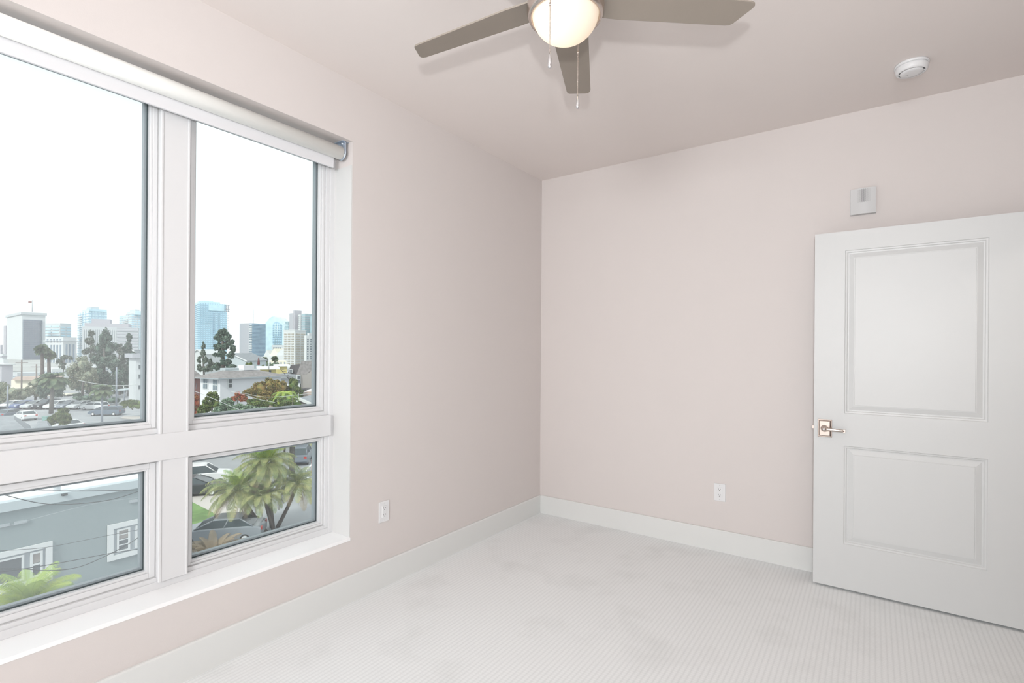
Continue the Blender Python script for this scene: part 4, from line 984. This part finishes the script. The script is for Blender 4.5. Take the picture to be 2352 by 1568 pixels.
# fronds ---------------------------------------------------------------------------
def frond_mb(L, e0, e1, leaf, n=34, hang=.5, w=.03):
    """feather frond in the xz plane starting at the origin; e0/e1 elevation at root and tip"""
    mb = MB(); pts = [Vector((0, 0, 0))]; N = 14
    for i in range(N):
        e = e0 + (e1 - e0) * (i / (N - 1)) ** 1.1; pts.append(pts[-1] + Vector((math.cos(e), 0, math.sin(e))) * L / N)
    mb.tube(pts, L * .011, 4, L * .003)
    rnd = random.Random(int(L * 100 + e0 * 50))
    for k in range(n):
        t = .14 + .86 * k / (n - 1); f = t * N; i = min(int(f), N - 1); p = pts[i].lerp(pts[i + 1], f - i); d = (pts[i + 1] - pts[i]).normalized()
        for sgn in (-1, 1):
            l = leaf * math.sin(PI * min(1, .18 + .82 * t)) ** .6 * rnd.uniform(.8, 1.1) + .05
            out = (Vector((0, sgn, 0)) * .8 + d * .55 + Vector((0, 0, .15))).normalized()
            q1 = p + out * l * .5; q2 = q1 + (out * (1 - hang) + Vector((0, 0, -hang)) + d * .1).normalized() * l * .5
            wv = d * w
            mb.add([p - wv, p + wv, q1 + wv * .9, q2, q1 - wv * .9], [(0, 1, 2, 4), (4, 2, 3)])
    return mb
def palm(name, label, base, crown, L, rings, leaf, m1, m2=None, m2n=0, trunk_r=.14, tm='bark', hang=.5, n=34, w=.03, group=None, dry=0):
    """rings: (count, e0, e1) ; each frond its own part"""
    r = thing(name, label, 'palm', base, group); mid = base.lerp(crown, .5) + Vector((0, 0, -.1))
    mb = MB(); mb.tube([base, mid, crown], trunk_r, 10, trunk_r * .75); obj('trunk', mb, X[tm], r)
    rnd = random.Random(int(abs(base.x * 10 + crown.y)))
    for ri, (cnt, e0, e1) in enumerate(rings):
        src = {}
        for k in range(cnt):
            a = 2 * PI * (k + .5 * (ri % 2)) / cnt + rnd.uniform(-.12, .12); mm = m2 if (m2 and (ri < m2n)) else m1
            if ri >= len(rings) - dry: mm = 'frond_dry'
            if not src:
                f = obj('frond', frond_mb(L * (1 if ri else .85), math.radians(e0), math.radians(e1), leaf, n, hang, w), X[mm], r, local=True); src['o'] = f
            else:
                f = src['o'].copy(); COL.objects.link(f); f.parent = r
            f.location = crown - base; f.rotation_euler = (rnd.uniform(-.06, .06), rnd.uniform(-.12, .12), a); s_ = rnd.uniform(.85, 1.08); f.scale = (s_, s_, s_)
    return r
# the clump of feather palms seen in the lower right pane
D = 31.0
def P_(px, py, D): return at(px, py, D)
palm('feather_palm', 'tallest feather palm of the clump by the lawn, with bright green upright fronds', gp(628, 32), P_(612, 1066, D), 2.05, [(9, 84, 40), (11, 68, 0), (12, 48, -40), (13, 25, -60), (12, 0, -78), (8, -30, -85)], .60, 'frond', 'frond_yellow', 2, .16, n=44, w=.011, hang=.82, dry=1)
palm('feather_palm', 'left-leaning feather palm of the clump with long drooping fronds', gp(616, 31), P_(548, 1128, D - .8), 2.05, [(7, 76, 10), (11, 52, -35), (12, 26, -55), (12, 2, -72), (8, -25, -85)], .60, 'frond', 'frond_yellow', 1, .11, n=44, w=.011, hang=.85, dry=1)
palm('feather_palm', 'right-leaning feather palm of the clump near the window edge', gp(640, 32), P_(684, 1112, D + .6), 1.85, [(7, 74, 5), (11, 46, -45), (12, 16, -66), (9, -12, -82)], .55, 'frond', None, 0, .12, n=42, w=.010, hang=.85, dry=1)
palm('feather_palm', 'low central feather palm of the clump over the trunks', gp(632, 31.2), P_(606, 1142, D - 1.0), 1.6, [(8, 72, 0), (11, 44, -50), (10, 10, -75)], .52, 'frond', None, 0, .10, n=42, w=.010, hang=.85)
palm('feather_palm', 'thick-trunked palm standing behind the clump beside the parked grey wagon', gp(672, 45), P_(672, 1000, 44), 2.2, [(9, 40, -40), (9, 5, -60)], .6, 'frond', None, 0, .28, 'bark_grey', n=50, w=.015)
palm('dry_palm', 'dry brown palm with hanging fronds low in front of the grey sedan', gp(480, 21), P_(490, 1285, 21.5), 1.6, [(9, 74, 10), (12, 52, -20), (8, 30, -40)], .36, 'frond_dry', 'frond_dry', 1, .14, hang=.8, n=60, w=.008)
# the yellow-green palm in the lower left pane
palm('fan_crowned_palm', 'yellow-green feather palm in front of the grey-blue house', gp(60, 13.2), P_(66, 1405, 13.0), 1.4, [(8, 84, 30), (12, 64, -10), (14, 42, -45), (12, 12, -60)], .36, 'frond', 'frond_yellow', 3, .12, n=60, hang=.6, w=.0055)
palm('feather_palm', 'small bright drooping palm left of the cottage roof', gp(655, 54), P_(655, 912, 54), 1.9, [(8, 66, -60), (10, 30, -75)], .42, 'frond_yellow', None, 0, .10, n=40, w=.014, hang=.7)
blob_tree('banana_clump', 'bright green leafy clump under the small drooping palm', 'shrub', 680, 965, 56, [(660, 932, 14, 10), (682, 935, 16, 10)], 'leaf_bright', 1600, .34, .08)
palm('shaggy_palm', 'shaggy medium palm in front of the parked cars', gp(118, 88), P_(122, 870, 88), 2.6, [(9, 60, -20), (11, 20, -60), (11, -20, -75)], 1.0, 'frond_far', None, 0, .32, 'bark_grey', n=20, w=.07)
palm('street_palm', 'small street palm with a thin trunk by the passing wagon', gp(235, 71), P_(235, 896, 71), 1.7, [(8, 60, -20), (10, 20, -60), (8, -15, -75)], .7, 'frond_far', None, 0, .16, 'pole_steel', n=20, w=.05)
def fan_palm(label, px, ptop, pb, D, R):
    c = at(px, ptop, D); g = gp(px + 2, D); r = thing('fan_palm', label, 'palm', g, 'tall fan palms')
    mb = MB(); mb.tube([g, g.lerp(c, .5), c], .42, 8, .3); obj('trunk', mb, X['bark'], r)
    mb = MB(); rnd = random.Random(px)
    for k in range(130):
        a = rnd.uniform(0, 2 * PI); e = rnd.uniform(-.9, 1.2); d = Vector((math.cos(a) * math.cos(e), math.sin(a) * math.cos(e), math.sin(e)))
        q = d.orthogonal().normalized(); l = R * rnd.uniform(.7, 1.1); mb.add([c, c + d * l * .7 + q * l * .22, c + d * l - Vector((0, 0, .25 * l)), c + d * l * .7 - q * l * .22], [(0, 1, 2, 3)])
    obj('fronds', mb, X['frond_far'], r, stuff=True)
fan_palm('taller of the two fan palms, left one, before the flagpole tower', 97, 801, 930, 118, 1.5)
fan_palm('shorter right fan palm with a thick brown trunk', 112, 813, 930, 122, 1.5)
fan_palm('tiny pale fan palm before the low cream building', 608, 826, 850, 210, 1.6)
fan_palm('tiny olive fan palm before the tent-roof hall', 631, 823, 850, 215, 1.5)

# poles, cables ------------------------------------------------------------------
def pole(name, label, px, ptop, D, r, m, arm=None, group=None):
    g = gp(px, D); t = zat(px, ptop, D); o = thing(name, label, 'pole', g, group); mb = MB(); mb.tube([g, Vector((g.x, g.y, t))], r, 8, r * .8); obj('shaft', mb, X[m], o)
    if arm:
        mb = MB(); c = Vector((g.x, g.y, t - arm[1])); mb.tube([c - R0 * arm[0], c + R0 * arm[0]], .07, 5); obj('crossarm', mb, X[m], o)
pole('utility_pole', 'wooden utility pole before the flagpole tower', 50, 826, 110, .16, 'pole', (1.3, .6))
pole('utility_pole', 'wooden utility pole left of the fan palms', 84, 836, 112, .15, 'pole', (1.2, .6))
pole('utility_pole', 'thick wooden utility pole at the right edge of the left pane', 331, 815, 80, .22, 'pole')
pole('street_lamp_pole', 'grey steel pole rising in front of the eucalyptus', 268, 842, 96, .15, 'pole_steel')
pole('street_lamp_pole', 'grey steel pole among the cars at the far left', 18, 885, 89, .15, 'pole_steel')
pole('antenna_pipe', 'slim brown pipe rising before the dark green tree', 673, 886, 46, .035, 'pole')
pole('antenna_pipe', 'slim white pipe on the cottage roof', 686, 903, 59.5, .04, 'wire_pale')
pole('antenna_pipe', 'thin mast rising behind the dark slab tower', 582, 710, 700, .25, 'conc')
r = thing('utility_cabinet', 'green cabinet beside the shaggy palm trunk', 'cabinet', gp(107, 76))
mb = MB(); g = gp(107, 76); mb.fbox(g, R0, FW, -.35, .35, -.3, .3, 0, 1.0); obj('cabinet', mb, X['green_box'], r); mb = MB(); mb.fbox(g, R0, FW, -.40, .40, -.35, .35, 1.0, 1.06); obj('lid', mb, X['green_box'], r)
r = thing('traffic_barrier', 'orange-red upright post panel at the right edge of the lower pane', 'post', gp(719, 46))
mb = MB(); g = gp(719.5, 46); mb.fbox(g, R0, FW, -.07, .07, -.05, .05, 0, 1.25); obj('panel', mb, X['red_sign'], r); mb = MB(); mb.fbox(g, R0, FW, -.14, .14, -.12, .12, 0, .06); obj('foot', mb, X['pole_steel'], r)
r = thing('closed_umbrella', 'closed dark red umbrella before the low cream hall', 'umbrella', gp(594, 150, zat(594, 845, 150)))
g = at(594, 845, 150); mb = MB(); mb.tube([g, g + Vector((0, 0, 1.2))], .06, 6); obj('pole', mb, X['pole_steel'], r); mb = MB(); mb.lathe([(.32, 1.0), (.36, 1.3), (.2, 2.6), (.03, 3.2)], g, 10); obj('canopy', mb, X['umbrella'], r)
def cable(label, pts, m='wire', r=.010, group=None):
    """pts: (px, py, depth); smooth run through the points"""
    P = [at(*p) for p in pts]; Q = []
    for i in range(len(P) - 1):
        p0, p1, p2, p3 = P[max(i - 1, 0)], P[i], P[i + 1], P[min(i + 2, len(P) - 1)]
        for k in range(8):
            t = k / 8; Q.append(.5 * ((2 * p1) + (-p0 + p2) * t + (2 * p0 - 5 * p1 + 4 * p2 - p3) * t * t + (-p0 + 3 * p1 - 3 * p2 + p3) * t ** 3))
    Q.append(P[-1]); mb = MB(); mb.tube(Q, r, 5); o = obj('overhead_cable', mb, X[m]); tag(o, label, 'cable', group)
    # the mesh keeps its own origin at the first point
    c = Q[0].copy()
    o.data.transform(Matrix.Translation(-c)); o.location = c
cable('topmost dark cable crossing the white roof edge', [(-60, 1127, 11.5), (0, 1128, 11.8), (120, 1127, 12.4), (220, 1127, 13), (330, 1124, 13.6), (400, 1121, 14)])
cable('dark cable sagging below the roof edge of the grey-blue house', [(-60, 1122, 11.5), (0, 1134, 11.8), (85, 1154, 12.3), (150, 1158, 12.7), (250, 1148, 13.2), (330, 1124, 13.6), (400, 1100, 14)])
cable('thin dark cable across the blank wall between the two house windows', [(-60, 1272, 11.5), (0, 1265, 11.8), (110, 1256, 12.4), (250, 1229, 13.2), (330, 1214, 13.6), (400, 1200, 14)], r=.006)
cable('dark cable running straight across both house windows', [(-60, 1322, 11.4), (0, 1313, 11.7), (55, 1306, 12), (150, 1290, 12.5), (250, 1271, 13.1), (330, 1259, 13.6), (400, 1248, 14)])
cable('dark cable sagging over the yellow-green palm', [(-60, 1308, 11.4), (50, 1306, 12), (110, 1310, 12.3), (180, 1302, 12.7), (250, 1273, 13.1), (300, 1246, 13.4), (330, 1226, 13.6), (400, 1190, 14)])
cable('faint cable high on the grey-blue wall', [(-60, 1226, 14.0), (0, 1212, 14.4), (200, 1160, 15.6), (330, 1140, 16.6), (400, 1125, 17)], r=.004, m='trim_grey')
cable('pale cable descending across the white house corner', [(425, 893, 40), (455, 901, 40), (505, 922, 40), (560, 945, 40)], 'wire_pale', .018)
cable('upper pale cable over the autumn-tinted tree', [(530, 900, 40), (560, 903, 40), (600, 911, 40), (640, 911, 40), (690, 906, 40), (745, 900, 40)], 'wire_pale', .014)
cable('lower pale cable over the planting toward the shed', [(530, 898, 40), (560, 906, 40), (595, 917, 40), (632, 924, 40)], 'wire_pale', .014)
cable('pale cable low before the small shed', [(590, 936, 40), (622, 942, 40), (660, 949, 40)], 'wire_pale', .012)
cable('pale cable before the parked cars under the willow', [(180, 873, 75), (215, 880, 75), (260, 885, 75), (300, 884, 75), (345, 880, 75)], 'wire_pale', .04)

# cars ---------------------------------------------------------------------------
def car(label, px, py, D, heading, paint, kind='sedan', L=4.6, name='car', group=None):
    """heading: degrees, 0 = nose to the viewer's right (+R), 90 = nose away"""
    g = gp(px, D); r = thing(name, label, 'car', g, group)
    a = math.radians(heading); ex = R0 * math.cos(a) + FW * math.sin(a); ey = Vector((-ex.y, ex.x, 0)); W = .88; Hh = {'sedan': 1.42, 'wagon': 1.5, 'suv': 1.68}[kind]
    h = L / 2
    if kind == 'sedan': low = [(-h, .35), (-h, .80), (-h + .15, .95), (-h + .75, 1.0), (h - 1.25, .98), (h - .25, .78), (h, .62), (h, .30)]; cab = [(-h + .45, .98), (-h + 1.10, Hh), (h - 1.95, Hh), (h - 1.05, .97)]
    elif kind == 'wagon': low = [(-h, .35), (-h, .90), (-h + .1, 1.0), (h - 1.3, 1.0), (h - .25, .82), (h, .62), (h, .30)]; cab = [(-h + .08, 1.0), (-h + .42, Hh), (h - 1.80, Hh), (h - 1.0, 1.0)]
    else: low = [(-h, .40), (-h, .98), (-h + .08, 1.06), (h - 1.25, 1.08), (h - .2, .95), (h, .75), (h, .38)]; cab = [(-h + .06, 1.06), (-h + .34, Hh), (h - 1.85, Hh), (h - 1.1, 1.07)]
    def pt(x, y, z): return g + ex * x + ey * y + Vector((0, 0, z + .02))
    bot = [(h - .35, .22), (-h + .35, .22)]
    pr = low + bot
    mb = MB(); n = len(pr); rings = []
    for y, k in ((-W, 0), (-W + .08, 1), (W - .08, 1), (W, 0)):
        cx, cz = 0, .6; rings += [pt(cx + (x - cx) * (1 if k else .985), y, cz + (z - cz) * (1 if k else .93)) for x, z in pr]
    F = []
    for q in range(3):
        for i in range(n): F.append((q * n + i, q * n + (i + 1) % n, (q + 1) * n + (i + 1) % n, (q + 1) * n + i))
    F += [tuple(range(n))[::-1], tuple(range(3 * n, 4 * n))]
    if True: F = [f[::-1] for f in F]
    mb.add(rings, F); body = obj('body', mb, paint, r, bevel=.05)
    # greenhouse: glass block with a painted roof on pillars
    mb = MB(); top = .68; A = []
    base4 = [pt(cab[0][0], -W + .06, cab[0][1]), pt(cab[3][0], -W + .06, cab[3][1]), pt(cab[3][0], W - .06, cab[3][1]), pt(cab[0][0], W - .06, cab[0][1])]
    top4 = [pt(cab[1][0], -top, cab[1][1] - .04), pt(cab[2][0], -top, cab[2][1] - .04), pt(cab[2][0], top, cab[2][1] - .04), pt(cab[1][0], top, cab[1][1] - .04)]
    mb.poly(base4, top4); obj('windows', mb, X['car_glass'], r)
    mb = MB(); mb.poly([p + Vector((0, 0, 0)) for p in top4], [pt(cab[1][0] + .12, -top + .08, Hh + .02), pt(cab[2][0] - .15, -top + .08, Hh + .02), pt(cab[2][0] - .15, top - .08, Hh + .02), pt(cab[1][0] + .12, top - .08, Hh + .02)])
    for i in range(4): mb.tube([base4[i], top4[i]], .045, 4)
    for sgn, (i, j) in ((-1, (0, 1)), (1, (3, 2))):
        mb.tube([base4[i].lerp(base4[j], .5), top4[i].lerp(top4[j], .45)], .04, 4)
    obj('roof', mb, paint, r)
    for sx in (-h + .85, h - .85):
        for sy in (-1, 1):
            mb = MB(); c = pt(sx, sy * (W - .09), .31); K = 14
            rg = []
            for rr_, yy in ((.31, -.10), (.32, -.06), (.32, .08), (.19, .10), (.01, .10)):
                rg += [c + ex * (rr_ * math.cos(2 * PI * k / K)) + Vector((0, 0, rr_ * math.sin(2 * PI * k / K))) + ey * (sy * yy) for k in range(K)]
            F = [(i * K + k, i * K + (k + 1) % K, (i + 1) * K + (k + 1) % K, (i + 1) * K + k) for i in range(4) for k in range(K)]
            mb.add(rg, F); wh = obj('wheel', mb, X['tire'], r)
            q = MB(); rg = [c + ex * (.17 * math.cos(2 * PI * k / K)) + Vector((0, 0, .17 * math.sin(2 * PI * k / K))) + ey * (sy * .105) for k in range(K)]; q.add(rg, [tuple(range(K))]); obj('hub', q, X['headlamp'], wh)
    for sy in (-1, 1):
        q = MB(); q.fbox(g, ex, ey, h - .12, h + .012, sy * .62 - .16, sy * .62 + .16, .62, .74); obj('headlamp', q, X['headlamp'], body)
        q = MB(); q.fbox(g, ex, ey, -h - .012, -h + .05, sy * .66 - .13, sy * .66 + .13, .72, .90); obj('tail_lamp', q, X['tail'], body)
    return r
wht, slv, drk, blu, gry, tea = carpaint('white', (.75, .76, .77)), carpaint('silver', (.48, .50, .51)), carpaint('black', (.035, .04, .05)), carpaint('blue', (.10, .14, .28)), carpaint('grey', (.18, .21, .25)), carpaint('slate', (.13, .17, .22))
car('dark slate wagon driving along the street past the small palm', 246, 950, 86, 186, tea, 'wagon', 4.9)
row = [(31, 'white sedan at the far left end of the parked row', wht, 'sedan'), (57, 'blue car in the parked row left of the silver ones', blu, 'sedan'), (83, 'silver sedan just right of the blue car', slv, 'sedan'),
       (109, 'black car behind the shaggy palm trunk', drk, 'suv'), (135, 'white hatchback right of the shaggy palm in the parked row', wht, 'wagon'), (161, 'grey sedan in the parked row above the bushy street tree', gry, 'sedan'), (187, 'silver coupe next to the last car of the parked row', slv, 'sedan')]
for i, (px, lab, pt_, kd) in enumerate(row): car(lab, px, 935, 95.5, -96, pt_, kd, 4.4, group='cars parked in the lot')
car('white wagon at the right end of the parked row', 219, 940, 93.5, 172, wht, 'wagon', 4.4, group='cars parked in the lot')
car('black car parked under the wide olive tree, leftmost', -6, 955, 83, 95, drk, 'suv')
car('grey car with red tail lamps beside the steel pole', 26, 958, 82, 95, gry, 'sedan')
car('white sedan right of the cars under the olive tree', 60, 955, 80, 150, wht, 'sedan', 4.2)
car('white sedan by the low brownish shrub', 152, 985, 70, 172, wht, 'sedan', 4.3)
car('grey sedan ahead of the white one at the street corner', 202, 990, 66, 172, slv, 'sedan', 4.3)
car('white van-like car at the left edge of the lower right pane', 463, 1098, 42, 25, wht, 'suv', 4.6)
car('black car half hidden below the white one, lower right pane', 446, 1110, 39, 20, drk, 'sedan', 4.5)
car('grey wagon seen from behind at the top right of the lower pane', 693, 1060, 51, 105, gry, 'suv', 4.5)
car('grey sedan parked under the palm clump', 512, 1228, 29.6, 195, carpaint('mid_grey', (.27, .30, .33)), 'sedan', 4.5)

# the grey-blue neighbour house ----------------------------------------------------
NX = -20.0                                            # plane of the facade that faces our window
r = thing('neighbour_house', 'grey-blue stucco house with a flat white roof and white framed windows', 'house', (NX, -8, GZ))
def nz_(px, py): p = onx(px, py, NX); return p.y, p.z
ztp = nz_(200, 1121)[1]; zw = nz_(200, 1140)[1]
yL, yR = -22.0, nz_(385, 1100)[0]
mb = MB(); mb.box(NX - 10, NX, yL, yR, GZ, zw); obj('wall', mb, X['stucco_blue'], r)
mb = MB(); mb.box(NX - .25, NX + .10, yL, yR + .1, zw, ztp); mb.box(NX - 10, NX - 9.75, yL, yR + .1, zw, ztp); mb.box(NX - 9.75, NX - .25, yR - .15, yR + .1, zw, ztp); obj('parapet', mb, X['parapet'], r)
mb = MB(); mb.box(NX - 9.75, NX - .25, yL, yR - .15, zw, ztp - .05); obj('flat_roof', mb, X['roof_white'], r)
def nwin(px0, px1, pt0, pb0, panes, label=None):
    """trim rectangle from pixel corners on the facade plane; panes: list of (f0,f1,kind)"""
    y0, zt_ = nz_(px0, pt0); y1 = nz_(px1, pt0)[0]; zb_ = nz_(px0, pb0)[1]
    f = MB(); t = .17
    ring2(f, NX + .02, NX + .09, y0, y1, zb_, zt_, t); w = obj('window', f, X['trim_out'], r)
    g = MB(); g.box(NX + .0, NX + .03, y0 + t, y1 - t, zb_ + t, zt_ - t); obj('surround', g, X['trim_grey'], w)
    for f0, f1, kind in panes:
        a = y0 + t + (y1 - y0 - 2 * t) * f0 + .04; b_ = y0 + t + (y1 - y0 - 2 * t) * f1 - .04; c, d = zb_ + t + .06, zt_ - t - .06
        q = MB(); ring2(q, NX + .02, NX + .07, a, b_, c, d, .06)
        if kind == 'hung': q.box(NX + .02, NX + .068, a + .06, b_ - .06, (c + d) / 2 - .03, (c + d) / 2 + .03)
        obj('sash', q, X['trim_out'], w)
        q = MB(); q.box(NX + .03, NX + .045, a + .05, b_ - .05, c + .05, d - .05); obj('pane', q, X['pane_dark'], w)
        if kind in ('hung', 'blind'):
            q = MB(); q.box(NX + .045, NX + .05, a + .06, b_ - .06, (c + d) / 2 + .05, d - .06)
            obj('half_blind', q, X['blind_in'], w)
        if kind == 'blind':
            for k in (.3, .52, .75):
                q = MB(); q.box(NX + .045, NX + .06, a + .05, b_ - .05, c + (d - c) * k - .015, c + (d - c) * k + .015); obj('rail', q, X['trim_out'], w)
def ring2(mb, x0, x1, y0, y1, z0, z1, w):
    ring(mb, x0, x1, y0, y1, z0, z1, w)
nwin(-75, 119, 1285, 1382, [(0, .70, 'wide'), (.74, .98, 'hung')])
nwin(246, 352, 1206, 1289, [(.06, .50, 'blind'), (.58, .92, 'hung')])
for a, b_, t0, b0 in ((-6, 22, 1206, 1212), (32, 62, 1198, 1205), (297, 320, 1149, 1155)):
    y0, z1 = nz_(a, t0); y1 = nz_(b_, t0)[0]; z0 = nz_(a, b0)[1]
    mb = MB(); mb.box(NX - .02, NX + .05, y0, y1, z0, z1); obj('wall_vent', mb, X['trim_grey'], r)
p = onx(131, 1122, NX - .6); mb = MB(); mb.lathe([(.10, 0), (.10, .25), (.16, .26), (.16, .33), (.02, .38)], (p.x, p.y, ztp - .05), 12); obj('roof_vent', mb, X['conc'], r)
p = onx(145, 1134, NX); mb = MB(); mb.box(NX + .1, NX + .2, p.y - .07, p.y + .07, p.z - .03, p.z + .03); obj('cable_bracket', mb, X['dark_metal'] if 'dark_metal' in X else X['wire'], r)
# grey hipped roofs beyond it, in the left pane
def hip(name, label, px0, px1, D, peave, zpk, deep, m, wallm):
    r = thing(name, label, 'house', gp((px0 + px1) / 2, D)); c = gp((px0 + px1) / 2, D); ey = Vector((c.x - CAM.x, c.y - CAM.y, 0)).normalized(); ex = Vector((ey.y, -ey.x, 0))
    w = (px1 - px0) / FPX * D / (ex.dot(R0) + (PCX - (px0 + px1) / 2) / FPX * abs(ex.dot(FW))); ze = zat((px0 + px1) / 2, peave, D)
    a = Vector((c.x, c.y, 0)) - ex * w / 2; R_ = lambda x0, x1, y0, y1, z: [a + ex * x + ey * y + Vector((0, 0, z)) for x, y in ((x0, y0), (x1, y0), (x1, y1), (x0, y1))]
    mb = MB(); mb.poly(R_(.3, w - .3, .3, deep - .3, GZ), R_(.3, w - .3, .3, deep - .3, ze)); obj('wall', mb, wallm, r)
    k = w * .3; mb = MB(); mb.poly(R_(0, w, 0, deep, ze), R_(k, w - k, deep * .45, deep * .9, ze + zpk)); obj('hipped_roof', mb, m, r)
hip('hipped_house', 'grey hipped roof house at the lower left of the tall pane', -70, 82, 33, 1008, .9, 7, X['shingle_pale'], X['stucco_blue'])
hip('hipped_house', 'smaller blue-grey hipped roof house right of the larger one', 72, 126, 42, 1000, .75, 5, X['shingle_pale'], X['stucco_blue'])
